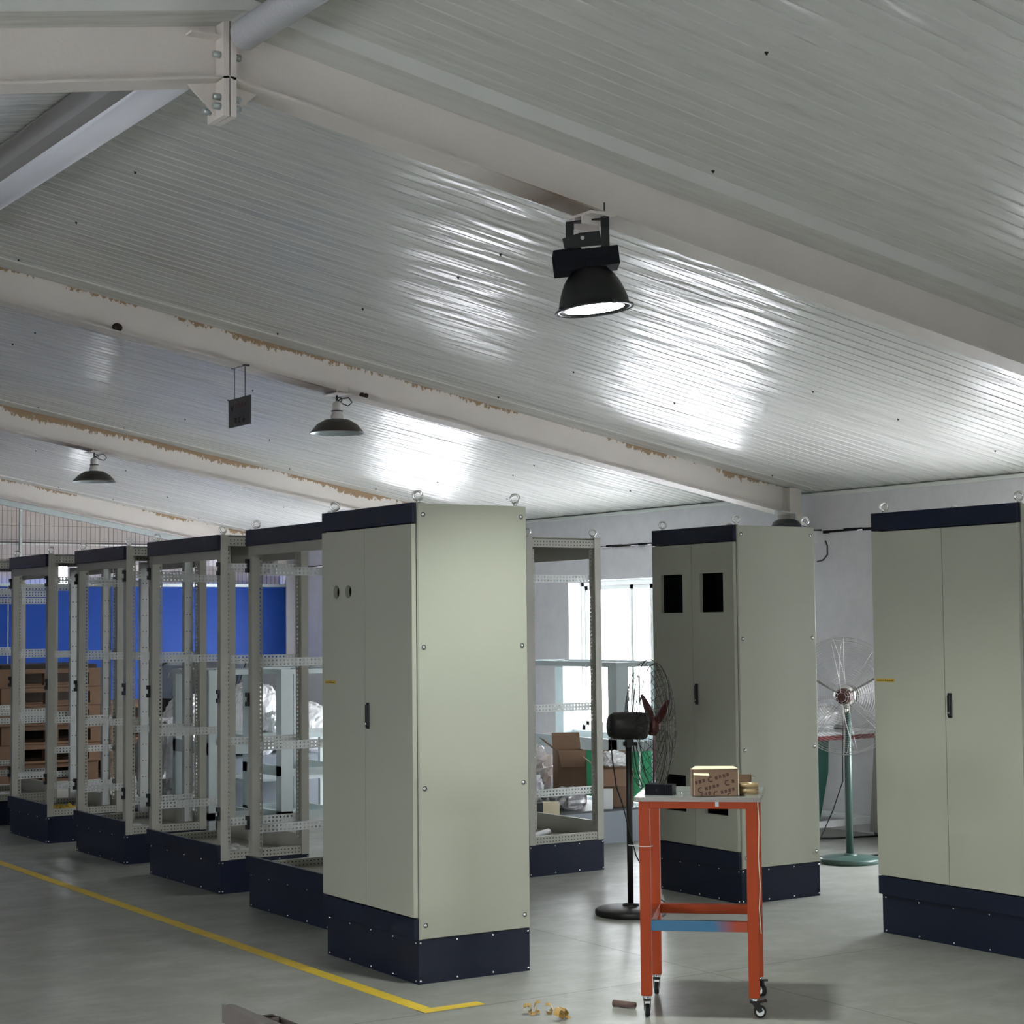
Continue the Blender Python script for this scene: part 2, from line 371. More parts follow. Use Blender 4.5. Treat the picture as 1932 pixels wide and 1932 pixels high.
# ring beam above the crack on the right wall
b = MB(); ys = [YN - .3]
b.box((XW - .012, YN - .3, 2.345), (XW + .24, YE + .25, zr(XW) + .02)); st(b.build('trim_1', 'plaster'))
random.seed(3); b = MB(); y = YN
while y < YE - .2:
    dy = random.uniform(.05, .16); h = random.uniform(.003, .014); z = 2.338 + random.uniform(-.006, .006)
    b.box((XW - .014, y, z - h), (XW - .001, y + dy, z + h)); y += dy
st(b.build('trim_2', 'hole_black'), 'dark ragged crack line along the right wall')
b = MB(); b.box((XW - .05, YN, zr(XW) - .03), (XW - .012, YE, zr(XW) - .005)); st(b.build('trim_3', 'window_pvc'), 'white bead between the roof sheets and the right wall')
# near wall behind the camera, with an unseen doorway added for its daylight
b = MB(); b.box((XL - .24, YN - .24, 0), (FILL_DOOR[0], YN, 2.7)); b.box((FILL_DOOR[1], YN - .24, 0), (XW, YN, 2.6)); b.box((FILL_DOOR[0], YN - .24, FILL_DOOR[2]), (XW, YN, 3.9))
b.prism([(XL-.24, YN, 2.6), (FILL_DOOR[0], YN, 2.6), (FILL_DOOR[0], YN, zr(FILL_DOOR[0])+.05), (XR, YN, zr(XR)+.05)], (0, -.24, 0))
st(b.build('wall_near', 'plaster'))
# far end wall: blue hoarding below, wire mesh and plastic film above
b = MB(); b.box((XL, YE, 0), (9.79, YE + .04, 2.115)); wl = st(b.build('wall_far', 'blue_hoard'))
b = MB()
for x in [9.79 - 1.15*k for k in range(1, 12)]: b.box((x - .006, YE - .004, 0), (x + .006, YE - .0005, 2.115))
b.build('panel_joint', 'console_panel', wl)
b = MB(); b.box((XL, YE - .02, 2.10), (9.79, YE + .05, 2.135)); b.build('top_rail', 'lug_galv', wl)
b = MB(); b.box((9.79, YE - .02, 0), (9.9, YE + .2, zr(9.9))); st(b.build('wall_far_pier', 'plaster'))
b = MB(); b.box((8.9, YE + .5, 0), (9.9, YE + .55, 2.7)); st(b.build('wall_far_return', 'plaster'))
# roof sheets with fine ribs that run down the slope
RAF = [(6.217, .051, .1821, 4.406), (10.887, .0, SL, ZR0), (15.557, 0, .1773, 4.457-.03), (20.19, 0, .1837, 4.473-.016)]
def roof(name, xa, xb):
    b = MB(); prof = []; y = YN - .3; k = 0
    while y < YE + 2.5:
        prof += [(y, 0), (y + .0815, 0), (y + .0855, .008), (y + .0900, .008)]; y += .094; k += 1
        if k % 12 == 0: prof += [(y - .0002, 0), (y, .011), (y + .006, .011), (y + .0062, 0)]; y += .0064
    nx = 1; rows = []
    for i in range(nx + 1):
        x = xa + (xb - xa) * i / nx; rows.append([b.av((x, p[0], zr(x) + p[1])) for p in prof])
    for j in range(len(prof) - 1): b.face((rows[0][j], rows[0][j+1], rows[1][j+1], rows[1][j]))
    b.quad((xa, YN - .3, zr(xa) + .08), (xb, YN - .3, zr(xb) + .08), (xb, YE + 2.5, zr(xb) + .08), (xa, YE + 2.5, zr(xa) + .08))
    return st(b.build(name, 'roof_sheet'))
cr = roof('ceiling', XR, XW + .3); cl_ = roof('ceiling', XR, XL - .3)
# screws under the right-hand roof slope
random.seed(11); b = MB(); b.cyl((0,0,-.010), (0,0,.004), .004, 8); b.cyl((0,0,-.003), (0,0,.002), .0075, 8); s0 = b.build('screw', 'hole_black', cr); first = True
for yr in [r[0] for r in RAF]:
    for x in [3.3, 4.15, 5.0, 5.85, 6.7, 7.55, 8.4, 9.2]:
        for dy in (-.24, -.13, -1.35, -2.5, .7, 1.6):
            if random.random() < .5 or yr + dy < 4: continue
            xx = x + random.uniform(-.12, .12); p = (xx, yr + dy + random.uniform(-.03, .03), zr(xx))
            if first: s0.location = p; first = False
            else: share(s0, cr, location=p)
# rafters
for i, (y, g, s, z0) in enumerate(RAF):
    e = empty('rafter', (0, y, z0)); tag(e, ['cream steel rafter nearest the camera, carrying the lit floodlight', 'cream steel rafter with peeling rust, carrying the small hanging sign', 'cream rusty rafter third from the camera, with the farthest enamel lamp', 'last cream rafter directly above the wire mesh end wall'][i], None, 'roof rafters', 'structure')
    pm = 'rafter_clean' if i == 0 else 'rafter_peel'; hw = .2218
    for sgn in (1, -1):
        xa, xb = (XR, 9.72) if sgn == 1 else (XR, XL)
        def Z(x, o=0): return (-s * x if x >= XR else -s * XR - s * (XR - x)) + o
        b = MB()
        for dy in (-.004, .004): pass
        b.prism([(xa, -.004, Z(xa)), (xb, -.004, Z(xb)), (xb, -.004, Z(xb, -hw)), (xa, -.004, Z(xa, -hw))], (0, .008, 0)); b.build('web', 'rafter_web' if i == 0 else pm, e)
        b = MB(); b.prism([(xa, -.075, Z(xa, -hw)), (xb, -.075, Z(xb, -hw)), (xb, -.075, Z(xb, -hw-.009)), (xa, -.075, Z(xa, -hw-.009))], (0, .15, 0)); b.build('bottom_flange', 'rafter_clean' if i == 0 else 'rafter_flange', e)
        b = MB(); b.prism([(xa, -.075, Z(xa, .009)), (xb, -.075, Z(xb, .009)), (xb, -.075, Z(xb, 0)), (xa, -.075, Z(xa, 0))], (0, .15, 0)); b.build('top_flange', pm, e)
        t = .012 + g; b = MB(); q0 = zr(xa) - z0; q1 = zr(xb) - z0
        b.prism([(xa, -.21, q0 + .002), (xb, -.21, q1 + .002), (xb, -.21, q1 - t), (xa, -.21, q0 - t)], (0, .30, 0)); b.build('roof_flashing', 'roof_sheet', e)
    # apex splice plates, gussets and bolts
    zz = -s * XR
    b = MB(); b.box((XR - .026, -.075, zz - .375), (XR - .003, .075, zz + .03)); b.box((XR + .003, -.075, zz - .375), (XR + .026, .075, zz + .03)); b.build('apex_plate', pm, e)
    b = MB()
    for sg in (1, -1):
        x = XR + sg*.026; zb = zz - hw - .009
        b.prism([(x, -.004, zb), (x + sg*.12, -.004, zb - .02), (x, -.004, zb - .13)], (0, .008, 0)); b.box((min(x, x + sg*.12), -.06, zz - .075), (max(x, x + sg*.12), 0, zz - .067))
    b.build('gusset', pm, e)
    b = MB()
    for zq in (-.14, -.30, -.335):
        for sg in (1, -1):
            for yy in (-.045, .045): b.cyl((XR + sg*.026, yy, zz + zq), (XR + sg*.055, yy, zz + zq), .013, 6)
    b.build('bolts', 'lug_galv', e)
    b = MB(); b.box((9.60, -.08, Z(9.6, -hw) - .14), (9.72, .08, Z(9.72, 0))); b.build('end_post', pm, e)
    b = MB(); b.box((9.55, -.14, 2.24 - z0), (XW, .16, 2.34 - z0)); b.build('corbel', 'plaster', e)
# ridge pipes between the apex plates and the flat ridge strip beside them
for k, (ya, yb) in enumerate(((YN, 6.10), (6.33, 10.80), (10.98, 15.47), (15.65, 20.1))):
    b = MB(); b.cyl((XR + .04, ya, 3.835), (XR + .04, yb, 3.835), .058, 28)
    o = b.build('ridge_pipe', 'ridge_pipe'); tag(o, ['white ridge pipe in front of the nearest rafter, cut by the top edge', 'white ridge pipe running from the nearest rafter back to the second', 'white ridge pipe between second and third rafters', 'white ridge pipe between third and last rafters'][k], None, 'ridge pipes', 'structure')
b = MB(); b.prism([(XR - .16, YN, zr(XR-.16) - .012), (XR, YN, zr(XR) - .012), (XR + .16, YN, zr(XR+.16) - .012), (XR + .16, YN, zr(XR+.16) - .004), (XR, YN, zr(XR) - .004), (XR - .16, YN, zr(XR-.16) - .004)], (0, YE - YN, 0))
st(b.build('trim_4', 'taupe_panel'), 'flat ridge cover strip')
# windows; the left wall's are unseen and added for fill light
for side, wins, x0, sg in (('r', WINS_R, XW, 1), ('l', FILL_WINS_L, XL, -1)):
    for k, (a, c) in enumerate(wins):
        xo = x0 + sg * .15; b = MB(); x_a, x_b = sorted((xo, xo + sg*.06))
        wn = st(empty('window_%d' % (k + 1 + (4 if side == 'l' else 0)), (0, 0, 0)))
        for q in ((a, ZS, a+.055, ZE), (c-.055, ZS, c, ZE), (a, ZE-.06, c, ZE), (a, ZS, c, ZS+.055)): b.box((x_a, q[0], q[1]), (x_b, q[2], q[3]))
        b.build('window_frame', 'window_pvc', wn)
        b = MB(); m3 = (a + c) / 2
        for yy in ([a + .055, c - .83, m3 - .02, c - .055 - .045] if True else []): b.box((x_a + .012, yy, ZS+.05), (x_b - .012, yy + .045, ZE-.055))
        for zz_ in (ZS + .05, ZE - .10): b.box((x_a + .012, a + .05, zz_), (x_b - .012, c - .05, zz_ + .04))
        b.build('sash', 'window_pvc', wn)
        b = MB(); b.box((x_a + .027, a + .05, ZS + .05), (x_a + .031, c - .05, ZE - .05)); b.build('pane', 'glass', wn)
        b = MB(); q = sorted((x0 - sg*.03, x0 + sg*.15)); b.box((q[0], a - .02, ZS - .025), (q[1], c + .02, ZS + .004)); b.build('window_sill', 'window_pvc', wn)
        b = MB(); q = sorted((x0 + sg*.001, x0 + sg*.15)); b.box((q[0], a - .004, ZS), (q[1], a + .012, ZE)); b.box((q[0], c - .012, ZS), (q[1], c + .004, ZE)); b.box((q[0], a, ZE - .012), (q[1], c, ZE + .004)); b.build('reveal', 'white_paint', wn)
# bright yard outside
b = MB(); b.box((XW + .3, -30, -.4), (60, 60, -.3)); b.box((-60, -30, -.4), (XL - .3, 60, -.3)); b.box((-60, -60, -.4), (60, YN - 1, -.3)); st(b.build('ground', 'plaster'))
# wire mesh on the end wall
e = empty('mesh_screen', (0, YE + .01, 0)); tag(e, 'wire mesh screen above the blue end wall', None, None, 'structure')
b = MB(); x = 3.0
while x < 9.8:
    b.box((x - .0022, -.002, 2.12), (x + .0022, .002, zr(x) - .02)); x += .0545
for z in (2.3, 2.464, 2.628, 2.792, 2.956, 3.12, 3.284, 3.448): b.box((3, -.003, z - .002), (min(9.75, (ZR0 - z) / SL), .003, z + .002))
b.build('wire_mesh', 'mesh_wire', e)
b = MB(); b.box((3, -.016, 2.596), (9.6, 0, 2.606)); b.build('cross_wire', 'wire_dark', e)
b = MB(); b.box((3, .01, 2.575), (9.4, .03, 2.59)); b.build('batten', 'window_pvc', e)
for x in (6.47, 8.9): b = MB(); b.box((x - .014, -.05, 2.12), (x + .014, -.01, zr(x) - .22)); b.build('post', 'lug_galv', e)
b = MB(); b.prism([(XR, -.10, zr(XR) - .30), (9.6, -.10, zr(9.6) - .30), (9.6, -.10, zr(9.6) - .235), (XR, -.10, zr(XR) - .235)], (0, .05, 0)); b.build('top_channel', 'lug_galv', e)
random.seed(5)
b = MB(); X = [3 + i * .12 for i in range(58)]
def film(xa, xb, z0, z1f):
    nx = max(2, int((xb - xa) / .1)); nzz = 8; rows = []
    for i in range(nx + 1):
        x = xa + (xb - xa) * i / nx; zt = z1f(x)
        rows.append([b.av((x, .16 + .035 * noise.noise(Vector((x*1.3, j*.35, 1))) + .02 * noise.noise(Vector((x*5, j*1.1, 4))), z0 + (zt - z0) * j / nzz)) for j in range(nzz + 1)])
    for i in range(nx):
        for j in range(nzz): b.face((rows[i][j], rows[i+1][j], rows[i+1][j+1], rows[i][j+1]), True)
film(XL, 9.9, 2.36, lambda x: zr(x) - .05); film(7.08, 9.9, 2.05, lambda x: 2.42); film(XL, 6.93, 2.05, lambda x: 2.42); b.build('plastic_film', 'film', e)

# yellow floor tape
b = MB(); w2 = .035
b.box((3.89, 6.735, .0005), (3.96, 14.5, .002)); b.box((3.89, 6.733, .0005), (4.19, 6.80, .0022))
o = b.build('floor_tape', 'tape_yellow'); tag(o, 'yellow floor marking tape with an L-shaped corner in front of the closed cabinet', 'floor tape')
st(o)

# ------------------------------------------------------------------ cabinets
CABS = dict(A=(4.1657, 7.2641, .9435, -.9438), F1=(4.5097, 8.825, 1.024, .03), F2=(4.5691, 10.3858, 1.1469, .4246), F3=(4.599, 12.0647, .9734, .6724),
            F4=(4.5561, 13.5902, .8928, .2961), F5=(4.53, 15.05, .90, .3), C=(6.8519, 8.1908, .7946, -.6056), D=(6.8537, 6.0524, .9972, .4322), E=(6.4834, 9.861, .95, 1.0276))
DP = .6023; H = 2.2; ST = {}
def plinth(p, W):
    b = MB(); b.box((.004, .004, 0), (DP, W - .004, .199)); 
    for z in (.006, .193): pass
    b.m = 1
    for k in range(5):
        y = .028 + (W - .056) * k / 4
        for z in (.013, .185): b.rings([(.0055, 0), (.0055, .002), (.002, .0045)], 8, (-1,0,0), (.004, y, z), False, True)
    for k in range(4):
        x = .014 + .579 * k / 3
        for z in (.015, .186): b.rings([(.0055, 0), (.0055, .002), (.002, .0045)], 8, (0,-1,0), (x, .004, z), False, True)
    return b.build('plinth', ['navy', 'zinc_bolt'], p)
def eyebolts(p, W):
    for x, y in ((.03, .03), (.562, .03), (.03, W - .05), (.562, W - .05)):
        b = MB(); b.cyl((x, y, H), (x, y, H + .012), .011, 10); b.circle((x, y, H + .034), (-.55, -.83, 0), .0205, .006, 20, 8); b.build('eyebolt', 'chrome', p)
def fascia(p, W, z0=2.105, name='top_fascia'):
    b = MB(); b.box((-.02, 0, z0), (.004, W, H)); b.build(name, 'navy', p, bev=.003)
def lowfascia(p, W):
    b = MB(); b.box((-.02, 0, .203), (.004, W, .297)); b.build('bottom_fascia', 'navy', p, bev=.003)
def closed(key, name, label, holes_by_door, seam, tagp=None, handles=True):
    x, y, W, r = CABS[key]; p = empty(name, (x, y, 0), R(r)); tag(p, label, 'cabinet', 'closed grey control cabinets on navy plinths')
    plinth(p, W); fascia(p, W); lowfascia(p, W); eyebolts(p, W)
    b = MB(); b.box((.006, 0, .2), (.020, .03, H)); b.box((.006, W - .03, .2), (.020, W, H)); b.box((DP - .04, .02, .2), (DP - .002, W - .02, H - .01)); b.box((.012, .012, .2), (DP - .01, W - .012, .23)); b.box((.004, .012, H - .02), (DP - .01, W - .012, H - .004)); b.build('carcass', 'frame_paint', p)
    b = MB(); b.box((.45, .03, .26), (.455, W - .03, 2.16)); b.box((.012, .02, .235), (.46, .026, 2.17)); b.box((.012, W - .026, .235), (.46, W - .02, 2.17)); b.box((.012, .02, 2.16), (.46, W - .02, 2.168)); b.box((.012, .02, .235), (.46, W - .02, .243)); b.build('interior_shade', 'dark_inside', p)  # mounting plate, plus near-black sheets standing in for the shade inside
    for yy in (0, W):
        b = MB(); ya, yb = (-.002, .012) if yy == 0 else (W - .012, W + .002)
        b.box((.012, ya, .203), (DP, yb, H - .004)); sp = b.build('side_panel', 'cab_paint', p, bev=.002)
        if yy == 0:
            for zz in (.265, .885, 1.532, 2.145):
                for xx in (.038, .573):
                    if 'pscrew' in ST: share(ST['pscrew'], sp, location=(xx, 0, zz)); continue
                    b = MB(); b.rings([(.0145, 0), (.0145, .0014), (.0115, .0016)], 18, (0,-1,0), (0, -.002, 0)); b.m = 1; b.rings([(.0115, .0016), (.0085, .0004), (.0075, .0004)], 18, (0,-1,0), (0, -.002, 0)); b.m = 2; b.rings([(.0075, .0004), (.006, .003), (.0025, .0032)], 12, (0,-1,0), (0, -.002, 0), False, True)
                    ST['pscrew'] = b.build('panel_screw', ['cab_paint', 'dark_steel', 'zinc_bolt'], sp, (xx, 0, zz))
    doors = ((.004, seam - .002), (seam + .0015, W - .003))
    for d, (ya, yb) in enumerate(doors):
        b = MB(); plate(b, (ya, yb), (.303, 2.1), holes_by_door[d], -.02, .022)
        dr = b.build('door', 'cab_paint', p, bev=.0015)
        if key == 'A' and d == 1:
            pass
        if d == 0 and handles:
            hb = MB(); hb.box((-.027, yb - .046, 1.140), (-.02, yb - .018, 1.265)); hb.box((-.035, yb - .042, 1.15), (-.027, yb - .022, 1.255)); hn = hb.build('door_handle', 'black_plastic', dr, bev=.006)
            hb = MB(); hb.rings([(.005, 0), (.004, .003)], 10, (-1,0,0), (-.035, yb - .032, 1.166), False, True); hb.build('lock', 'zinc_bolt', hn)
        if tagp and d == 1:
            hb = MB(); y0, y1 = tagp; z0 = 1.311 if key == 'D' else 1.3455; hb.box((-.0212, y0, z0), (-.0198, y1, z0 + .017)); hb.m = 1
            random.seed(7); yy = y1 - .006
            while yy > y0 + .01:
                ww = random.uniform(.003, .008); hb.box((-.0216, yy - ww, z0 + .004), (-.0211, yy, z0 + .004 + random.uniform(.004, .009))); yy -= ww + .003
            hb.build('yellow_tag', ['label_yellow', 'label_ink'], dr)
    return p
Wc = CABS['A'][2]
# cabinet A: round holes in the far door (octagon rings set in square openings)
pA = closed('A', 'control_cabinet', 'closed grey control cabinet nearest the camera, two round holes in its door', [[], [(.615, 1.765, .685, 1.835), (.746, 1.765, .816, 1.835)]], .476, (.79, .91))
dr = [c for c in kids(pA) if c.name.startswith('door')][1]
for yc in (.65, .781):
    b = MB()
    N_ = 28; h = .0352; inn = []; out = []
    for xx in (-.02, .002):
        inn.append([b.av((xx, yc + .033*math.cos(2*math.pi*k/N_), 1.80 + .033*math.sin(2*math.pi*k/N_))) for k in range(N_)]); o_ = []
        for k in range(N_):
            a = 2*math.pi*k/N_; c_, s_ = math.cos(a), math.sin(a); q = h / max(abs(c_), abs(s_)); o_.append(b.av((xx, yc + q*c_, 1.80 + q*s_)))
        out.append(o_)
    for k in range(N_):
        k2 = (k+1) % N_
        b.face((inn[0][k], inn[0][k2], out[0][k2], out[0][k])); b.face((inn[1][k2], inn[1][k], out[1][k], out[1][k2])); b.face((inn[0][k], inn[1][k], inn[1][k2], inn[0][k2]))
    b.build('hole_rim', 'cab_paint', dr)
pC = closed('C', 'control_cabinet', 'closed grey control cabinet with four square cut-outs, behind the orange trolley', [[(.10, 1.69, .32, 1.922), (.088, .501, .305, .73)], [(.49, 1.69, .706, 1.922), (.485, .493, .701, .71)]], .398)
pD = closed('D', 'control_cabinet', 'plain closed grey control cabinet with two doors, cut off by the right edge', [[], []], .4975, (.848, .978))
# open frames: shared part meshes
def frame(key, label, rails_near, rails_far, mounts=False, fasc='navy'):
    x, y, W, r = CABS[key]; p = empty('cabinet_frame', (x, y, 0), R(r)); tag(p, label, 'cabinet frame', 'open cabinet frames on navy plinths')
    plinth(p, W); fascia(p, W); lowfascia(p, W); eyebolts(p, W)
    if 'post' not in ST:
        b = MB(); b.box((0, 0, .2), (.05, .05, H)); ST['post'] = b
        b = MB(); perf(b, (1,0,0), (0,0,1), (.05, 0, .30), .028, 1.82, 1, 72, .0058, .002); ST['strip'] = b
        b = MB(); perf(b, (1,0,0), (0,0,1), (0, 0, 0), .56, .046, 22, 2, .0056, .002); b.box((0, 0, .046), (.56, .014, .048)); b.box((0, 0, -.002), (.56, .014, 0)); ST['rail'] = b
        b = MB(); b.box((0, 0, 0), (.5, .03, .052)); b.m = 1
        for i in range(20):
            for z in (.015, .037): b.rings([(.0042, 0), (.0042, .0006)], 6, (0,-1,0), (.018 + i*.0245, 0, z), False, True)
        ST['dots'] = b
    def inst(nm, key_, mats, loc, parent):
        k = key_ + '_o'
        if k not in ST: ST[k] = ST[key_].build(nm, mats, parent, loc); return ST[k]
        c = ST[k].copy(); c.name = nm; C.objects.link(c); c.parent = parent; c.location = loc; return c
    for px_, py_, fx in ((0, 0, 1), (DP - .05, 0, -1), (0, W - .05, 1), (DP - .05, W - .05, -1)):
        po = inst('post', 'post', 'frame_paint', (px_, py_, 0), p)
        s_ = inst('perforated_strip', 'strip', 'frame_paint', (0 if fx == 1 else -.078, .026 if py_ == 0 else .022, 0), po)
    for yy, zs in ((.026, rails_near), (W - .044, rails_far)):
        for z in zs: inst('rail', 'rail', 'zinc', (.021, yy, z - .023), p)
    for yy in (.004, W - .034):
        for z in (2.132, .203): inst('side_beam', 'dots', ['frame_paint', 'hole_black'], (.051, yy, z), p)
    b = MB(); b.box((DP - .03, .05, 2.06), (DP - .005, W - .05, H - .006)); b.build('rear_beam', 'frame_paint', p)
    b = MB(); b.box((DP - .035, .05, .2), (DP - .01, W - .05, .32)); b.build('rear_beam', 'frame_paint', p)
    b = MB(); b.box((.004, .05, 2.05), (.03, W - .05, 2.12)); b.build('front_beam', 'frame_paint', p)
    b = MB(); b.box((.02, .035, .2), (DP - .035, W - .035, .206)); b.build('floor_pan', 'frame_paint', p)
    b = MB(); b.box((.01, .01, H - .006), (DP - .01, W - .01, H)); b.build('roof_panel', 'frame_paint', p)
    for yy in (.0, W - .022):
        for z in (1.99, 1.205, .487):
            b = MB(); b.box((-.022, yy, z - .04), (-.002, yy + .022, z - .014)); b.box((-.022, yy, z + .014), (-.002, yy + .022, z + .04)); b.box((-.012, yy + .002, z - .04), (0, yy + .02, z + .04)); b.build('hinge', 'black_plastic', p)
    if mounts:
        for yy in (.05, W - .11):
            b = MB(); b.box((.455, yy, .26), (.52, yy + .004, 2.12)); b.box((.455, yy, .26), (.459, yy + .04, 2.12)); b.box((.516, yy, .26), (.52, yy + .04, 2.12)); b.m = 1
            for k in range(14):
                for xx in (.475, .50): b.rings([(.0045, 0), (.0045, .0006)], 6, (0,-1,0), (xx, yy, .4 + k*.12), False, True)
            b.build('mounting_upright', ['zinc', 'hole_black'], p)
    return p
R4 = [2.0, 1.43, .925, .43]; R4f = [1.96, 1.42, .93, .45]
frame('F1', 'open cabinet frame directly behind the nearest closed cabinet, with no paper inside', R4, R4f)
frame('F2', 'widest open cabinet frame, second in the row behind the nearest closed cabinet', R4, R4f)
frame('F3', 'open cabinet frame third in the row, with pale uprights and paper on its floor', R4, R4f, True)
frame('F4', 'open cabinet frame fourth in the row, standing in front of the pallets', [2.0, 1.43, .93, .70, .43], R4f, True)
frame('F5', 'open cabinet frame farthest down the row, cut by the left edge', [1.92, 1.86, 1.43, .93, .86, .43], [1.96, 1.44, .93, .45])
frame('E', 'open cabinet frame in front of the bright window, right of the nearest closed cabinet', [1.926, 1.08, .528], [1.853, 1.004], False)

# papers and small things lying in the frames
def paper(name, c, sx_, sy_, rz, seed, label, cat='paper', mt='paper', amp=.018):
    b = MB(); nn = 12; g = []
    for i in range(nn+1):
        row = []
        for j in range(nn+1):
            u, v = i/nn - .5, j/nn - .5; z = .003 + amp*abs(noise.noise(Vector((u*4, v*4, seed)))) + amp*.6*abs(noise.noise(Vector((u*9, v*9, seed+3))))
            row.append(b.av((u*sx_ + .05*sx_*noise.noise(Vector((v*3, 0, seed))), v*sy_ + .05*sy_*noise.noise(Vector((u*3, 1, seed))), z)))
        g.append(row)
    for i in range(nn):
        for j in range(nn): b.face((g[i][j], g[i+1][j], g[i+1][j+1], g[i][j+1]))
    o = b.build(name, mt, None, c, R(rz)); s_ = o.modifiers.new('sheet', 'SOLIDIFY'); s_.thickness = .0012; tag(o, label, cat); return o
paper('crumpled_paper', (4.80, 12.42, .207), .26, .36, 12, 1, 'crumpled white drawing on the floor of the third open frame')
paper('crumpled_paper', (4.78, 13.95, .207), .3, .5, 5, 2, 'white paper sheet on the floor of the fourth open frame')
paper('plastic_bag', (4.72, 13.78, .235), .15, .22, 30, 3, 'small yellowish bag on the paper inside the fourth open frame', 'bag', 'label_yellow', .05)
paper('crumpled_paper', (4.82, 10.9, .207), .26, .34, -8, 4, 'crumpled white paper on the floor of the widest open frame')
paper('crumpled_paper', (4.80, 15.45, .207), .3, .3, 20, 6, 'white paper on the floor of the frame at the left edge')
b = MB(); b.cyl((6.56, 10.00, .235), (6.86, 10.20, .235), .022, 18); b.cyl((6.565, 10.003, .235), (6.555, 9.997, .235), .012, 10); tag(b.build('paper_roll', 'paper'), 'rolled white drawing on the floor of the frame before the window', 'paper roll')

# ------------------------------------------------------------------ floodlight on the nearest rafter
fx, fy = 4.445, 6.217; fz = 3.368
p = empty('floodlight', (fx - .014, fy + .009, 0)); tag(p, 'large black industrial floodlight with lit lens hanging from the nearest rafter', 'floodlight')
b = MB(); b.box((-.055, -.09, fz - .012), (.075, .09, fz)); b.box((-.055, -.03, fz - .045), (.075, -.02, fz - .012)); b.box((-.055, .03, fz - .06), (.075, .04, fz - .012)); b.build('clamp_plate', 'rafter_clean', p)
b = MB()
for yy in (-.07, .07): b.cyl((.03, yy, fz - .02), (.03, yy, fz + .045), .004, 8)
b.build('clamp_bolt', 'dark_steel', p)
ax = Vector((.84, -.54, 0)); 
T1 = Matrix.Translation((0, 0, 0)) @ Matrix.Rotation(R(-32), 4, 'Z') @ Matrix.Translation((0, 0, 3.14)) @ Matrix.Rotation(R(-6.0), 4, 'Y') @ Matrix.Translation((0, 0, -3.14))
b = MB(); b.T = T1; b.bar((-.062, 0, 3.345), (-.075, 0, 3.235), .012, .034, (1,0,0)); b.build('yoke_arm', 'black_plastic', p)
b = MB(); b.T = T1; b.bar((.088, -.03, 3.362), (.072, -.03, 3.195), .010, .036, (1,0,0)); b.rings([(.02, 0), (.02, .008)], 14, (0,-1,0), (.071, -.038, 3.19), True, True); b.build('yoke_arm', 'black_plastic', p)
b = MB(); b.T = T1; b.box((-.08, -.03, 3.338), (.08, .03, 3.345)); b.build('yoke_top', 'black_plastic', p)
b = MB(); b.T = T1; b.prism([(-.10, -.06, 3.225), (.06, -.06, 3.225), (.055, -.06, 3.285), (-.03, -.06, 3.285), (-.105, -.06, 3.268)], (0, .012, 0)); b.m = 1; b.rings([(.009, 0), (.009, .002)], 14, (0,-1,0), (-.02, -.061, 3.262), False, True); b.build('bracket_plate', ['black_plastic', 'zinc'], p, bev=.002)
b = MB(); b.T = T1; b.box((-.145, -.07, 3.135), (.125, .09, 3.215)); b.box((-.02, -.085, 3.13), (.06, -.07, 3.165)); 
for k in range(7): b.box((-.150, -.066 + k*.023, 3.128), (-.03, -.058 + k*.023, 3.222))
b.build('driver_housing', 'fin_black', p, bev=.003)
b = MB(); b.T = T1; prof = [(.075, 3.135), (.098, 3.11), (.118, 3.08), (.133, 3.045), (.146, 3.005), (.151, 2.972), (.165, 2.968), (.167, 2.962), (.148, 2.962), (.13, 3.0)]
b.rings(prof, 48); b.rings([(.0, 3.135), (.075, 3.135)], 48); b.build('reflector', 'lamp_black' if 'lamp_black' in MATS else 'black_plastic', p)
b = MB(); b.T = T1; b.rings([(.001, 2.966), (.128, 2.966)], 48, smooth=False); b.build('lens', 'lamp_lens', p)
lt = bpy.data.lights.new('floodlight_beam', 'SPOT'); lt.energy = 155; lt.color = (.93, 1., .90); lt.spot_size = R(124); lt.spot_blend = .6; lt.shadow_soft_size = .11
lo = bpy.data.objects.new('floodlight_beam', lt); C.objects.link(lo); lo.parent = p; lo.matrix_local = T1 @ Matrix.Translation((0, 0, 2.95))
b = MB(); b.T = T1; b.circle((0, 0, 2.962), (0,0,1), .166, .0035, 48, 6)
for k in range(4):
    a = k*math.pi/2 + .5; b.bar((.15*math.cos(a), .15*math.sin(a), 2.965), (.172*math.cos(a), .172*math.sin(a), 2.972), .016, .012)
b.build('clamp_ring', 'dark_steel', p)
# floodlight at the wall end of the second rafter
p = empty('floodlight', (9.55, 10.8, 0)); tag(p, 'dark floodlight in a steel yoke at the wall end of the second rafter', 'floodlight')
b = MB(); T2 = Matrix.Rotation(R(-32), 4, 'Z'); b.T = T2; b.box((-.085, -.02, 2.41), (-.07, .02, 2.50)); b.box((.07, -.02, 2.385), (.085, .02, 2.475)); b.bar((-.085, 0, 2.50), (.085, 0, 2.475), .04, .01); b.build('yoke', 'zinc', p)
b = MB(); b.T = T2; b.rings([(.06, 2.43), (.10, 2.41), (.12, 2.37), (.12, 2.34), (.02, 2.34)], 24, cap0=True, cap1=True); b.build('lamp_head', 'dark_steel', p)
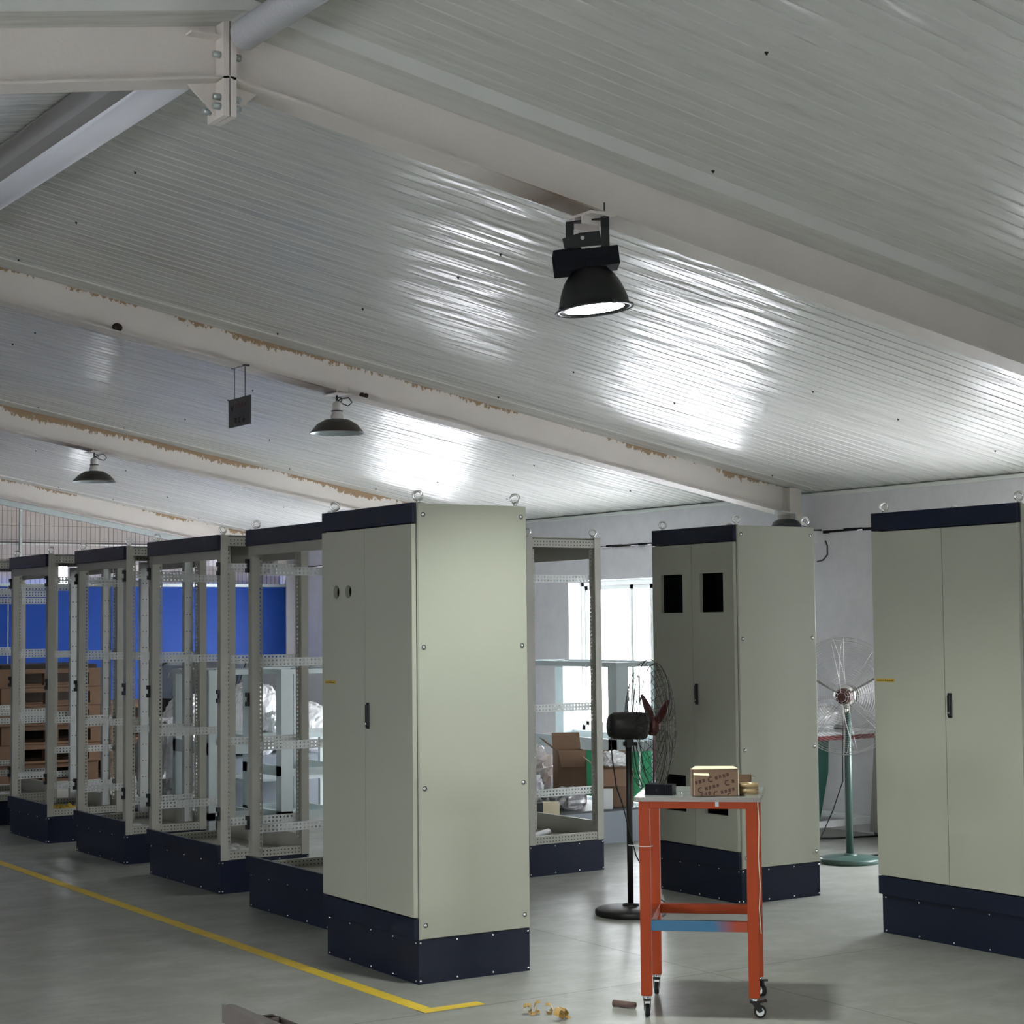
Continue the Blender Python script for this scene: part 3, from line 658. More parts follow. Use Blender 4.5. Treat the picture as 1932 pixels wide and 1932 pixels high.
# enamel pendant lamps
def pendant(x, y, rad, label):
    zt = ZR0 - SL*x - .232; p = empty('pendant_lamp', (x, y, 0)); tag(p, label, 'lamp', 'enamel shade lamps under the rafters'); rim = 2.93
    b = MB(); b.rings([(.04, rim + .095), (.085, rim + .088), (.14, rim + .055), (rad - .006, rim + .006), (rad, rim), (rad - .004, rim - .003)], 40); b.build('shade', 'lamp_enamel', p)
    b = MB(); b.rings([(.04, rim + .09), (.083, rim + .082), (.137, rim + .05), (rad - .010, rim + .003), (rad - .004, rim - .003)], 40); b.rings([(.001, rim + .09), (.04, rim + .09)], 20); b.build('shade_lining', 'lamp_inner', p)
    b = MB(); b.rings([(.045, rim + .092), (.042, rim + .12), (.03, rim + .145), (.034, rim + .15), (.034, rim + .20), (.012, rim + .215)], 20, cap1=True); b.build('lamp_holder', 'porcelain', p)
    b = MB(); b.circle((0, 0, rim + .148), (0,0,1), .036, .005, 20, 6); b.cyl((0,0,rim + .21), (0, 0, zt - .01), .008, 8); b.circle((.02, 0, rim + .228), (.3, 1, 0), .016, .004, 16, 6); b.build('hook', 'dark_steel', p)
    b = MB(); b.tube([(-.005, 0, rim + .21), (.03, 0, zt - .03), (.09, 0, zt - .02), (.115, 0, zt - .05), (.09, .01, zt - .075), (.04, .01, zt - .06), (.0, .01, zt - .035)], .0045, 6); b.build('cable', 'black_plastic', p)
    b = MB(); b.box((-.06, -.085, zt - .008), (.07, .085, zt)); b.cyl((-.04, -.08, zt - .01), (-.04, -.08, zt + .04), .004, 6); b.cyl((.05, -.08, zt - .01), (.05, -.08, zt + .04), .004, 6); b.build('clamp_plate', 'rafter_flange', p)
pendant(5.638, 10.887, .186, 'dull metal shade lamp under the second rafter, near the hanging sign')
pendant(5.628, 15.557, .192, 'smaller-looking dull metal shade lamp under the third rafter, far left')
b = MB(); b.ball((4.064, 10.83, 3.515), .035, 6, (1, .6, .8)); tag(b.build('wasp_nest', 'nest'), 'small brown nest on the second rafter', 'nest')
b = MB(); b.ball((5.80, 10.83, 3.19), .02, 5); b.ball((5.83, 10.83, 3.188), .018, 5); tag(b.build('wasp_nest', 'nest'), 'tiny brown nest beside the lamp on the second rafter', 'nest')
# hanging sign
p = empty('hanging_sign', (4.93, 10.90, 0)); tag(p, 'small grey square sign hanging on two rods under the second rafter', 'sign')
b = MB(); b.box((-.004, -.17, 2.942), (.004, .17, 3.13)); b.build('sign_board', 'sign_grey', p)
for yy in (-.083, .083): b = MB(); b.cyl((0, yy, 3.13), (0, yy, 3.335), .003, 6); b.build('hanger_rod', 'dark_steel', p)
b = MB(); b.box((-.02, -.11, 3.327), (.02, .09, 3.336)); b.build('hanger_plate', 'dark_steel', p)
def stroke(b, pts, t, o, sc, x):  # strokes in the y-z plane seen from -x (y runs to the left)
    for (u0, v0), (u1, v1) in zip(pts, pts[1:]): b.bar((x, o[0] - u0*sc, o[1] + v0*sc), (x, o[0] - u1*sc, o[1] + v1*sc), .0012, t, (0,0,1) if abs(u1-u0) > abs(v1-v0) else (0,1,0))
b = MB(); b.prism([(-.0052, .135, 3.095), (-.0052, .11, 3.07), (-.0052, .085, 3.095), (-.0052, .098, 3.062), (-.0052, .11, 3.045), (-.0052, .122, 3.062)], (.001, 0, 0))
for k, oy in enumerate((.075, .01, -.055)):
    o_ = (oy, 2.965); G = [[(0,1),(1,1),(.2,.5),(1,0)], [(0,1),(1,1),(.5,1),(.5,0),(0,.3),(1,0)], [(.5,1),(.5,.6),(0,.6),(0,.3),(1,.3),(1,.6),(.5,.6),(0,0),(1,0)]][k]
    stroke(b, G, .005, o_, .032, -.0048)
b.build('lettering', 'hole_black', p)
b = MB()
for k, oy in enumerate((.055, .012, -.031, -.074)):
    stroke(b, [(0,1),(1,1),(1,.5),(0,.5),(0,0),(1,0)], .003, (oy, 3.067), .026, -.0048); stroke(b, [(.5,1.1),(.5,0)], .003, (oy, 3.067), .026, -.0048)
b.build('lettering_red', 'sign_red', p)

# ------------------------------------------------------------------ orange trolley
T0 = Vector((4.9525, 6.1815, 0)); TA = R(-42.5)
p = empty('trolley_table', T0, TA); tag(p, 'tall orange steel trolley on casters with a blue sprayed rail, carrying a cardboard box', 'trolley')
hx, hy = .223, .230; L2 = .0225
for i, (sx_, sy_) in enumerate(((-1,-1),(1,-1),(-1,1),(1,1))):
    b = MB(); b.box((sx_*hx - L2, sy_*hy - L2, .083), (sx_*hx + L2, sy_*hy + L2, .893)); b.build('leg', 'orange', p, bev=.002)
    cs = empty('caster', (sx_*hx, sy_*hy, 0), [R(-82), R(6), R(-88), R(-50)][i]); cs.parent = p
    b = MB(); b.cyl((0,0,.076), (0,0,.083), .02, 14); b.cyl((0,0,.066), (0,0,.078), .015, 14); b.build('swivel_plate', 'zinc_bolt', cs)
    b = MB()
    for s_ in (-1, 1): b.prism([(-.018, s_*.013 - .0015, .07), (.018, s_*.013 - .0015, .07), (.032, s_*.013 - .0015, .03), (.018, s_*.013 - .0015, .022), (.004, s_*.013 - .0015, .035)], (0, .003, 0))
    b.box((-.02, -.016, .062), (.02, .016, .070)); b.build('fork', 'black_plastic', cs)
    b = MB(); b.rings([(.018, -.010), (.025, -.009), (.026, 0), (.025, .009), (.018, .010)], 24, (0,1,0), (.022, 0, .026), True, True); b.build('wheel', 'rubber', cs)
    b = MB(); b.rings([(.012, -.0125), (.017, -.0115), (.017, .0115), (.012, .0125)], 20, (0,1,0), (.022, 0, .026), True, True); b.build('wheel_hub', 'window_pvc', cs)
    b = MB(); b.bar((.0, 0, .06), (.05, 0, .072), .02, .008); b.cyl((.045, -.014, .071), (.045, .014, .071), .006, 8); b.build('brake_pedal', 'black_plastic', cs)
for nm, ya, z0, z1, mt in (('apron_rail', -hy, .858, .893, 'orange'), ('apron_rail', hy, .858, .893, 'orange'), ('lower_rail', -hy, .352, .393, 'sprayed_rail'), ('lower_rail', hy, .352, .393, 'orange')):
    b = MB(); b.box((-hx + L2, ya - L2, z0), (hx - L2, ya + L2, z1)); b.build(nm, mt, p, bev=.002)
for nm, xa, z0, z1 in (('apron_rail', -hx, .858, .893), ('apron_rail', hx, .858, .893), ('lower_rail', -hx, .352, .393), ('lower_rail', hx, .352, .393)):
    b = MB(); b.box((xa - L2, -hy + L2, z0), (xa + L2, hy - L2, z1)); b.build(nm, 'orange', p, bev=.002)
b = MB(); b.box((-.262, -.262, .893), (.262, .262, .905)); b.build('table_top', 'table_top', p, bev=.002)
b = MB(); b.box((-.264, -.264, .888), (.264, -.260, .9055)); b.box((.260, -.264, .888), (.264, .264, .9055)); b.box((-.264, -.264, .888), (-.260, .264, .9055)); b.build('edge_trim', 'trim_metal', p)
b = MB(); b.box((.075, -.256, .868), (.09, -.252, .892)); b.cyl((.082, -.252, .882), (.082, -.262, .882), .006, 8); b.build('latch', 'zinc', p)
b = MB(); b.circle((-hx, -hy, .70), (0,0,1), .034, .0012, 24, 4); b.bar((-hx - .03, -hy, .70), (-hx - .07, -hy - .012, .704), .003, .002); tag(b.build('cable_tie', 'window_pvc', p), 'white cable tie')
b = MB(); b.tube([(.25, -.255, .90), (.255, -.262, .80), (.25, -.258, .66), (.256, -.264, .55), (.25, -.26, .45), (.256, -.263, .35)], .0022, 5); b.build('hanging_string', 'cardboard_cut', p)
ZT = .905
def tpt(u, v, z=0): c_, s_ = math.cos(TA), math.sin(TA); return (T0.x + u*c_ - v*s_, T0.y + u*s_ + v*c_, ZT + z)
# cardboard box with printed lettering
p = empty('cardboard_box', tpt(.065, -.145, .001), TA + R(8)); tag(p, 'brown printed cardboard box with torn lid on the orange trolley', 'cardboard box')
bw, bd, bh = .190, .12, .110
b = MB(); b.box((-bw/2, -bd/2, 0), (bw/2, -bd/2 + .003, bh)); b.box((-bw/2, bd/2 - .003, 0), (bw/2, bd/2, bh)); b.box((-bw/2, -bd/2, 0), (-bw/2 + .003, bd/2, bh)); b.box((bw/2 - .003, -bd/2, 0), (bw/2, bd/2, bh)); b.box((-bw/2, -bd/2, 0), (bw/2, bd/2, .003)); b.build('carton', 'cardboard', p)
b = MB(); b.bar((0, -.02, bh + .003), (0, -.0201, bh + .003), bw, .001) if False else None
b.prism([(-bw/2 - .004, -bd/2 + .004, bh + .001), (bw/2, -bd/2 - .004, bh + .003), (bw/2 - .006, bd/2 + .004, bh + .003), (-bw/2 + .02, bd/2, bh + .004)], (0, 0, .003)); b.build('lid', 'cardboard_cut', p)
b = MB(); b.prism([(-bw/2 + .005, -bd/2 - .003, bh - .016), (-.025, -bd/2 - .003, bh - .018), (-.025, -bd/2 - .012, bh - .026), (-bw/2 + .005, -bd/2 - .012, bh - .022)], (0, 0, .003)); b.build('torn_flap', 'cardboard_cut', p)
b = MB(); b.bar((bw/2 + .003, -bd/2, .002), (bw/2 + .003, -bd/2, bh), .004, .003, (0,1,0)); b.bar((-bw/2 + .008, -bd/2 - .001, .004), (-bw/2 + .008, -bd/2 - .001, bh - .02), .001, .001); b.build('cut_edge', 'cardboard_cut', p)
b = MB(); yy = -bd/2 - .0008
def cbox_text(b, u0, v0, first_=0, n_=4, cc=True):
    a = R(15)
    def q(u, v): return (u0 + u*math.cos(a) - v*math.sin(a), yy, v0 + u*math.sin(a) + v*math.cos(a))
    def inside(p_): return -bw/2 + .004 < p_[0] < bw/2 - .008 and .003 < p_[2] < bh - .004
    def st_(s_, t_, w_):
        if inside(q(*s_)) and inside(q(*t_)): b.bar(q(*s_), q(*t_), .0006, w_, (0,0,1) if abs(t_[0]-s_[0]) >= abs(t_[1]-s_[1]) else (1,0,0))
    if cc:
        pts = [(math.cos(t)*.010, math.sin(t)*.010) for t in [R(50 + k*26) for k in range(11)]]
        for s_, t_ in zip(pts, pts[1:]): st_(s_, t_, .0042)
    for k in range(first_, n_):
        o = .024 + k*.0165; h = .0052
        for s_, t_ in (((o-h, h), (o+h, h)), ((o-h, 0), (o+h, 0)), ((o-h, -h), (o+h*(.2 if k % 2 else 1), -h)), ((o-h*.3, h*1.2), (o-h*.6, -h)), ((o+h*.7, h), (o+h*.5, -h))): st_(s_, t_, .0026)
for u_, v_, f_, n2, c2 in ((-.060, .026, 0, 4, True), (.005, .010, 0, 4, True), (-.018, .070, 0, 4, True), (.052, .056, 0, 2, True), (-.118, .046, 1, 4, False), (-.095, -.006, 1, 4, False), (.062, .002, 0, 1, True)): cbox_text(b, u_, v_, f_, n2, c2)
b.build('printed_lettering', 'ink_brown', p)
b = MB(); b.box((0, -.04, 0), (.065, -.037, .075)); b.box((.062, -.04, 0), (.065, .03, .075)); b.prism([(.06, -.042, .07), (.085, -.05, .066), (.08, -.02, .064)], (0,0,.002)); tag(b.build('cardboard_box', 'cardboard', None, tpt(.15, .03, .001), TA), 'small printed carton half hidden behind the brown box on the orange trolley', 'cardboard box')
# tape roll, heat sink block and a bolt on the trolley
b = MB(); b.rings([(.036, 0), (.044, 0), (.044, .022), (.036, .022), (.036, 0)], 32); b.rings([(.036, .024), (.044, .024), (.044, .045), (.036, .045), (.036, .024)], 32); tag(b.build('tape_roll', 'tan_tape', None, tpt(.205, -.075)), 'two stacked rolls of tan packing tape beside the brown box on the trolley', 'tape rolls')
p = empty('heat_sink', tpt(-.165, -.14), TA + R(-8)); tag(p, 'black ribbed heat sink block at the left end of the trolley top', 'heat sink')
b = MB(); b.box((-.058, -.03, 0), (.012, .045, .046)); b.build('block', 'fin_black', p, bev=.002)
b = MB()
for k in range(6): b.box((.013 + k*.0085, -.03, 0), (.018 + k*.0085, .045, .044))
b.box((.012, -.028, 0), (.06, .043, .036)); b.build('fins', 'fin_black', p)
b = MB(); b.box((-.012, -.0312, .016), (-.004, -.03, .028)); b.build('slot', 'hole_black', p)
b = MB(); b.box((0, 0, 0), (.13, .10, .003)); tag(b.build('steel_sheet', 'table_top', None, tpt(-.10, -.02), TA), 'thin grey sheet lying between the heat sink and the box', 'sheet')
b = MB(); b.cyl((0,0,0), (0,0,.006), .006, 6); b.ball((0,0,.012), .0065, 5); tag(b.build('bolt', 'chrome', None, tpt(-.066, -.20)), 'small shiny bolt standing near the front edge of the trolley top', 'bolt')

# ------------------------------------------------------------------ pedestal fans
def fan(c, name, label, baser, pole_r, zhub, axis, cage_r, mts, body, wires, nring, nspoke, cord, hub_off):
    p = empty(name, c); tag(p, label, 'fan'); ax = Vector(axis).normalized()
    b = MB(); b.rings([(baser*.98, 0), (baser, .008), (baser, .028), (baser*.93, .036), (baser*.5, .045), (.05, .05)], 48, cap0=True, cap1=True); b.build('base', mts['base'], p)
    b = MB(); b.rings([(.05, .048), (.045, .058), (pole_r + .004, .064)], 24, cap1=True); b.build('collar', mts['pole'], p)
    b = MB(); b.cyl((0, 0, .06), (0, 0, zhub - .10), pole_r, 20); b.build('pole', mts['pole'], p)
    b = MB(); b.cyl((0,0,zhub - .22), (0,0,zhub - .06), pole_r*.7, 14); b.bar((0, 0, zhub - .12), (0, 0, zhub - .06), .05, .03, tuple(ax)); b.cyl(Vector((0,0,zhub-.1)) - ax*.03, Vector((0,0,zhub-.1)) + ax*.05, .012, 10); b.build('tilt_bracket', mts['bracket'], p)
    h0 = Vector((0, 0, zhub)); L, Rm = body
    b = MB(); b.rings([(Rm*.3, -L*.5), (Rm*.75, -L*.47), (Rm*.97, -L*.35), (Rm, -L*.15), (Rm, L*.32), (Rm*.92, L*.42), (Rm*.5, L*.5)], 32, tuple(ax), tuple(h0), True, True); b.build('motor', mts['motor'], p)
    cc = h0 + ax*hub_off
    b = MB(); b.cyl(tuple(h0 + ax*L*.45), tuple(cc + ax*.03), .018, 12); b.rings([(.055, -.02), (.055, .015), (.03, .035)], 24, tuple(ax), tuple(cc), True, True); b.build('hub', mts['hub'], p)
    u = ax.orthogonal().normalized(); u = (Vector((0,0,-1)) - ax*ax.z*-1).normalized(); v = ax.cross(u)
    for k in range(3):
        a = 2*math.pi*k/3 + (.0); d = u*math.cos(a) + v*math.sin(a); t = ax.cross(d); b = MB(); rows = []
        for i in range(9):
            f = i/8; rr = .05 + (cage_r*.86 - .05)*f; wd = (.035 + .10*math.sin(math.pi*min(1, f*.75+.15)))*mts.get('bw', 1.); tw = R(38 - 20*f)
            row = []
            for s_ in (-.5, 0, .5):
                q = cc + d*rr + (t*math.cos(tw) + ax*math.sin(tw))*wd*s_*(1 - .25*f*f) + ax*(.01*(abs(s_)*2))
                row += [b.av(q + ax*.0012), b.av(q - ax*.0012)]
            rows.append(row)
        for A_, B_ in zip(rows, rows[1:]):
            for s_ in (0, 2): b.face((A_[s_], A_[s_+2], B_[s_+2], B_[s_]), True); b.face((A_[s_+1], B_[s_+1], B_[s_+3], A_[s_+3]), True)
            b.face((A_[0], B_[0], B_[1], A_[1])); b.face((A_[4], A_[5], B_[5], B_[4]))
        b.face((rows[-1][0], rows[-1][2], rows[-1][4], rows[-1][5], rows[-1][3], rows[-1][1])); b.build('blade', mts['blade'], p)
    wr, dpf, dpb = wires
    for nm, sg, dp in (('front_cage', 1, dpf), ('rear_cage', -1, dpb)):
        b = MB()
        def P(f, a):  # f 0 at centre, 1 at the rim
            rr = (.07 if sg < 0 else .03) + (cage_r - .05)*f; rr = min(rr, cage_r); z_ = dp*math.sqrt(max(0, 1 - (f*.985)**2.2))*sg
            return cc + (u*math.cos(a) + v*math.sin(a))*rr + ax*z_
        for k in range(nspoke):
            a = 2*math.pi*k/nspoke + .1; da = .10
            pts = [P(i/10, a - da*(i/10)) for i in range(11)] + [P(1 - i/10, a + da*(1 - i/10)) for i in range(11)]
            b.tube(pts, wr*1.25, 4)
        for k in range(nring + 1):
            f = k/nring; q = P(f, 0); cen = cc + ax*(q - cc).dot(ax); rr = (q - cen).length
            b.circle(tuple(cen), tuple(ax), rr, wr*(2.2 if k == nring else .8), 48, 4)
        b.build(nm, mts['wire'], p)
    b = MB(); b.tube(cord, .004, 6); b.build('power_cord', 'black_plastic', p)
    return p
# black fan: dome cage with mostly radial wires, facing right
fan((6.132, 8.297, 0), 'pedestal_fan', 'black pedestal fan with wire cage and dark red blades, left of the orange trolley', .20, .017, 1.052, (.93, -.37, -.02), .375,
    dict(base='fan_black', pole='fan_black', bracket='fan_black', motor='fan_black', hub='fan_red', blade='fan_red', wire='wire_dark', bw=.42), (.24, .078), (.0012, .08, .12), 8, 18,
    [(-.10, .02, 1.06), (-.115, .01, .95), (-.11, .0, .85), (-.09, 0, .72), (-.055, -.02, .60), (-.02, -.03, .45), (.02, -.03, .33), (.06, -.04, .25), (.12, -.06, .10), (.2, -.1, .045)], .145)
fan((8.621, 9.169, 0), 'pedestal_fan', 'green pedestal fan with chrome motor, standing between the two right-hand cabinets', .205, .024, 1.125, (-.80, -.60, -.03), .395,
    dict(base='fan_green', pole='fan_green', bracket='chrome', motor='chrome', hub='fan_red', blade='taupe_panel', wire='wire_grey', bw=.13), (.20, .075), (.0012, .10, .10), 22, 8,
    [(-.02, .0, 1.1), (-.06, -.02, .85), (-.03, .02, .72), (-.05, .0, .55), (-.10, .05, .35), (-.20, .1, .12), (-.32, .1, .02), (-.45, .15, .008)], .10)
b = MB(); b.tube([(8.15, 9.5, .008), (8.5, 9.55, .008), (8.8, 9.35, .008), (9.3, 9.2, .008), (9.6, 8.8, .008)], .006, 6); tag(b.build('floor_cable', 'black_plastic'), 'black cable on the floor behind the green fan', 'cable')
b = MB(); b.tube([(9.0, 10.5, .008), (9.4, 10.2, .008), (9.8, 10.1, .008)], .007, 6); tag(b.build('floor_cable', 'black_plastic'), 'black cable on the floor under the white workbench', 'cable')

# ------------------------------------------------------------------ white workbench behind the green fan
p = empty('workbench', (9.3, 10.5, 0)); tag(p, 'white framed workbench under the wall, seen between the right-hand cabinets', 'workbench')
xa, xb, ya, yb = -.16, .56, -.36, .38
b = MB(); b.box((xa - .02, ya - .02, .765), (xb + .02, yb + .02, .80)); b.build('bench_top', 'white_paint', p)
for x_, y_ in ((xa, ya), (xb - .04, ya), (xa, yb - .04), (xb - .04, yb - .04)): b = MB(); b.box((x_, y_, .06), (x_ + .04, y_ + .04, .765)); b.build('leg', 'white_paint', p)
b = MB()
for y_ in (ya, yb - .04): b.box((xa, y_, .10), (xb, y_ + .04, .145))
for x_ in (xa, xb - .04): b.box((x_, ya, .10), (x_ + .04, yb, .145))
b.build('stretcher', 'white_paint', p)
b = MB()
for x_, y_ in ((xa + .02, ya + .02), (xb - .02, ya + .02), (xa + .02, yb - .02), (xb - .02, yb - .02)): b.cyl((x_ - .01, y_, .03), (x_ + .015, y_, .03), .03, 14)
b.build('caster', 'dark_steel', p)
b = MB(); b.box((xa - .022, ya - .024, .742), (xb, ya - .018, .775)); b.build('red_strip', 'red_foam', p)
b = MB(); b.prism([(xa + .045, ya + .05, .15), (xa + .045, ya + .05, .75), (xa + .25, ya + .05, .75), (xa + .24, ya + .05, .5), (xa + .15, ya + .05, .15)], (0, .004, 0)); tag(b.build('green_cloth', 'green_dark', None, (9.3, 10.5, 0)), 'dark green sheet hanging under the white workbench', 'cloth')
o = blob('plastic_bag', 'white_plastic', (9.32, 10.28, .80), (.20, .18, .11), 4, .25, 2, .1, 20); tag(o, 'white plastic bag lying on the white workbench', 'bag')
o = blob('foam_wrap', 'white_plastic', (9.69, 10.55, .80), (.15, .2, .035), 9, .1, 2, .06, 16); tag(o, 'flat white foam wrap on the right of the white workbench', 'foam wrap')
b = MB(); b.T = Matrix.Translation((9.72, 9.0, 0)) @ Matrix.Rotation(R(3.2), 4, 'Y'); b.T = b.T @ Matrix.Rotation(R(2.2), 4, 'X'); b.box((0, 0, 0), (.03, 1.12, 1.95)); o = b.build('loose_panel', 'taupe_panel'); tag(o, 'tall taupe metal panel leaning on the right wall', 'panel')
b = MB(); b.tube([(9.87, 10.70, 2.26), (9.85, 10.66, 2.22), (9.85, 10.66, 2.15), (9.86, 10.72, 2.11), (9.87, 10.80, 2.10)], .007, 6); tag(b.build('wall_cable', 'black_plastic'), 'short black cable loop high on the right wall', 'cable')

# ------------------------------------------------------------------ things under and before the window
b = MB(); b.box((9.84, 11.4, .02), (9.895, 14.38, .575)); tag(b.build('green_board', 'green_board'), 'bright green board on the wall below the window', 'board')
def lowframe(name, label, c, Lx, Ly, z1, post, mats='pale_blue', midz=(.60, .70), rot=0):
    p = empty(name, c, R(rot)); tag(p, label, 'desk frame', 'low pale blue cabinet frames')
    for x_, y_ in ((0, 0), (Lx - post, 0), (0, Ly - post), (Lx - post, Ly - post)): b = MB(); b.box((x_, y_, 0), (x_ + post, y_ + post*.35, z1)) if Lx < Ly*.0 else b.box((x_, y_, 0), (x_ + post, y_ + post, z1)); b.build('post', mats, p, bev=.002)
    b = MB(); t = .035
    b.box((-.002, -.002, z1 - .03), (Lx + .002, t, z1 + .01)); b.box((-.002, Ly - t, z1 - .03), (Lx + .002, Ly + .002, z1 + .01)); b.box((-.002, t, z1 - .03), (t, Ly - t, z1 + .01)); b.box((Lx - t, t, z1 - .03), (Lx + .002, Ly - t, z1 + .01)); b.build('top_rail', mats, p)
    b = MB(); b.box((0, .005, midz[0]), (.02, Ly - .005, midz[1])); b.box((Lx - .02, .005, midz[0]), (Lx, Ly - .005, midz[1])); b.box((.005, .005, midz[0]), (Lx - .005, .02, midz[1] - .02)); b.build('middle_rail', mats, p)
    b = MB(); b.box((0, 0, .08), (Lx, .03, .14)); b.box((0, Ly - .03, .08), (Lx, Ly, .14)); b.box((0, 0, .08), (.03, Ly, .14)); b.box((Lx - .03, 0, .08), (Lx, Ly, .14)); b.box((.02, .02, .08), (Lx - .02, Ly - .02, .09)); b.build('bottom_rail', mats, p)
    b = MB(); b.cyl((Lx*.45, .03, z1 - .1), (Lx*.45, .03, z1 - .32), .008, 8); b.cyl((Lx*.45, .03, .62), (Lx*.45, .03, .30), .008, 8); b.build('gas_strut', 'chrome', p)
    return p
lowframe('desk_frame', 'low pale blue frame standing before the window, right of the nearest closed cabinet', (8.55, 11.72, 0), .55, 1.5, 1.305, .12)
lowframe('desk_frame', 'low pale blue frame with thin posts behind the second and third open frames', (5.88, 13.6, 0), .42, .75, 1.27, .06)
lowframe('desk_frame', 'low pale blue frame with wide posts seen through the widest open frame', (6.40, 13.35, 0), .53, .75, 1.27, .10, midz=(.42, .50))
# steel platform with bags, cartons, boxes
p = empty('steel_platform', (7.55, 11.35, 0)); tag(p, 'low grey steel platform on the floor before the window', 'platform')
b = MB(); b.box((-.35, -.35, .235), (.70, 1.15, .25)); b.build('deck', 'dark_steel', p)
b = MB(); b.box((-.35, -.345, .16), (.70, -.33, .235)); b.box((.33, -.34, 0), (.70, -.30, .16)); b.box((-.35, 1.1, 0), (.7, 1.15, .235)); b.box((.66, -.3, 0), (.70, 1.1, .235)); b.build('skirt', 'grey_steel', p)
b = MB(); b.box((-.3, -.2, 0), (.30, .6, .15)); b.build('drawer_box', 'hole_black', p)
o = blob('plastic_bag', 'white_plastic', (7.52, 11.62, .25), (.17, .2, .15), 2, .3, 2.2, .16); tag(o, 'crumpled white plastic bag heaped on the grey platform, left one', 'bag')
o = blob('plastic_bag', 'white_plastic', (7.90, 12.1, .25), (.2, .2, .2), 7, .35, 2.2, .18); tag(o, 'crumpled white plastic bag heaped on the grey platform, next to the cartons', 'bag')
o = blob('plastic_bag', 'clear_wrap', (7.72, 11.22, .25), (.14, .10, .08), 12, .3, 2.2, .14, 20); tag(o, 'grey translucent bag in front of the white bags on the platform', 'bag')
p = empty('small_box', (7.40, 11.02, .25), R(-30)); tag(p, 'small white carton with dark end on the grey platform', 'box')
b = MB(); b.box((-.03, -.05, 0), (.09, .06, .085)); b.build('box_body', 'cardboard_cut', p); b = MB(); b.box((-.125, -.05, 0), (-.03, .06, .085)); b.build('dark_end', 'dark_steel', p)
def carton(c, sx_, sy_, sz_, rz, label, flaps=True):
    p = empty('carton', c, R(rz)); tag(p, label, 'carton'); b = MB(); t = .006
    b.box((0,0,0), (sx_, t, sz_)); b.box((0, sy_ - t, 0), (sx_, sy_, sz_)); b.box((0,0,0), (t, sy_, sz_)); b.box((sx_ - t, 0, 0), (sx_, sy_, sz_)); b.box((0,0,0), (sx_, sy_, t)); b.build('carton_body', 'cardboard', p)
    if flaps:
        for q in ([(0,0,sz_), (sx_,0,sz_), (sx_-.02,-.05,sz_-.12), (.02,-.05,sz_-.12)], [(0,0,sz_), (0,sy_,sz_), (-.11,sy_-.02,sz_+.09), (-.11,.02,sz_+.09)], [(0,sy_,sz_), (sx_,sy_,sz_), (sx_,sy_+.05,sz_+.12), (0,sy_+.05,sz_+.12)]):
            b = MB(); b.prism(q, (.002, .003, .002)); b.build('flap', 'cardboard', p)
    return p
carton((7.98, 11.18, .25), .26, .24, .28, -32, 'open brown carton with flaps up, behind the black fan')
carton((7.90, 11.60, .25), .22, .26, .40, -25, 'tall open brown carton behind the window-side open frame')
o = blob('plastic_bag', 'white_plastic', (8.145, 11.205, .545), (.10, .08, .06), 21, .3, 2.2, .14, 20); tag(o, 'white plastic bag stuffed in the open brown carton behind the black fan', 'bag')
b = MB(); b.T = Matrix.Rotation(R(-33), 4, 'Z'); b.box((0, 0, 0), (.10, .012, .15)); tag(b.build('white_board', 'white_paint', None, (7.90, 11.06, .25)), 'small white board leaning against the open brown carton', 'board')

# ------------------------------------------------------------------ far left: pallets, consoles, wrapped goods
def pallet_proto():
    p = empty('wooden_pallet', (0,0,0)); b = MB()
    for k in range(7): b.box((0, k*.165, .172), (1.1, k*.165 + .105, .196))
    b.build('top_deck', 'wood', p)
    for yy in (0, .5, 1.0): b = MB(); b.box((0, yy, .148), (1.1, yy + .095, .172)); b.build('cross_board', 'wood', p)
    b = MB(); b.box((0, .88, .024), (1.1, .92, .148)); b.build('shade_board', 'nest', p)  # near-black board added to stand in for shade between the decks
    b = MB(); b.box((0, 0, 0), (.13, .095, .124)); bl = None
    for xx in (0, .485, .97):
        for yy in (0, 1.0)[:1]:
            if bl is None: bl = b.build('spacer_block', 'wood', p, (xx, yy, .024))
            else: share(bl, p, location=(xx, yy, .024))
    for yy in (0, .5, 1.0): b = MB(); b.box((0, yy, 0), (1.1, yy + .095, .024)); b.build('bottom_board', 'wood', p)
    return p
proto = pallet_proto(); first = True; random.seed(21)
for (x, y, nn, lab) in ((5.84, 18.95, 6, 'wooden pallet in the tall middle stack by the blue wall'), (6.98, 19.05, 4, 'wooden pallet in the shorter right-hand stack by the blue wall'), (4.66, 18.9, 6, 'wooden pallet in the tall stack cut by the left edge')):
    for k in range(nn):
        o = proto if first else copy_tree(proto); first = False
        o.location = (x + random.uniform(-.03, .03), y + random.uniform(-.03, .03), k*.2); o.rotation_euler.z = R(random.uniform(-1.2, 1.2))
        pos = 'bottom' if k == 0 else 'topmost' if k == nn-1 else ['', 'second', 'third', 'fourth', 'fifth'][k] + ' from the floor'
        tag(o, lab + ', ' + pos, 'pallet', 'wooden pallets stacked by the blue wall')
b = MB(); b.box((5.86, 18.97, 1.197), (6.9, 20.0, 1.24)); tag(b.build('cover_sheet', 'nest'), 'dark brown sheet lying on top of the middle pallet stack', 'sheet')
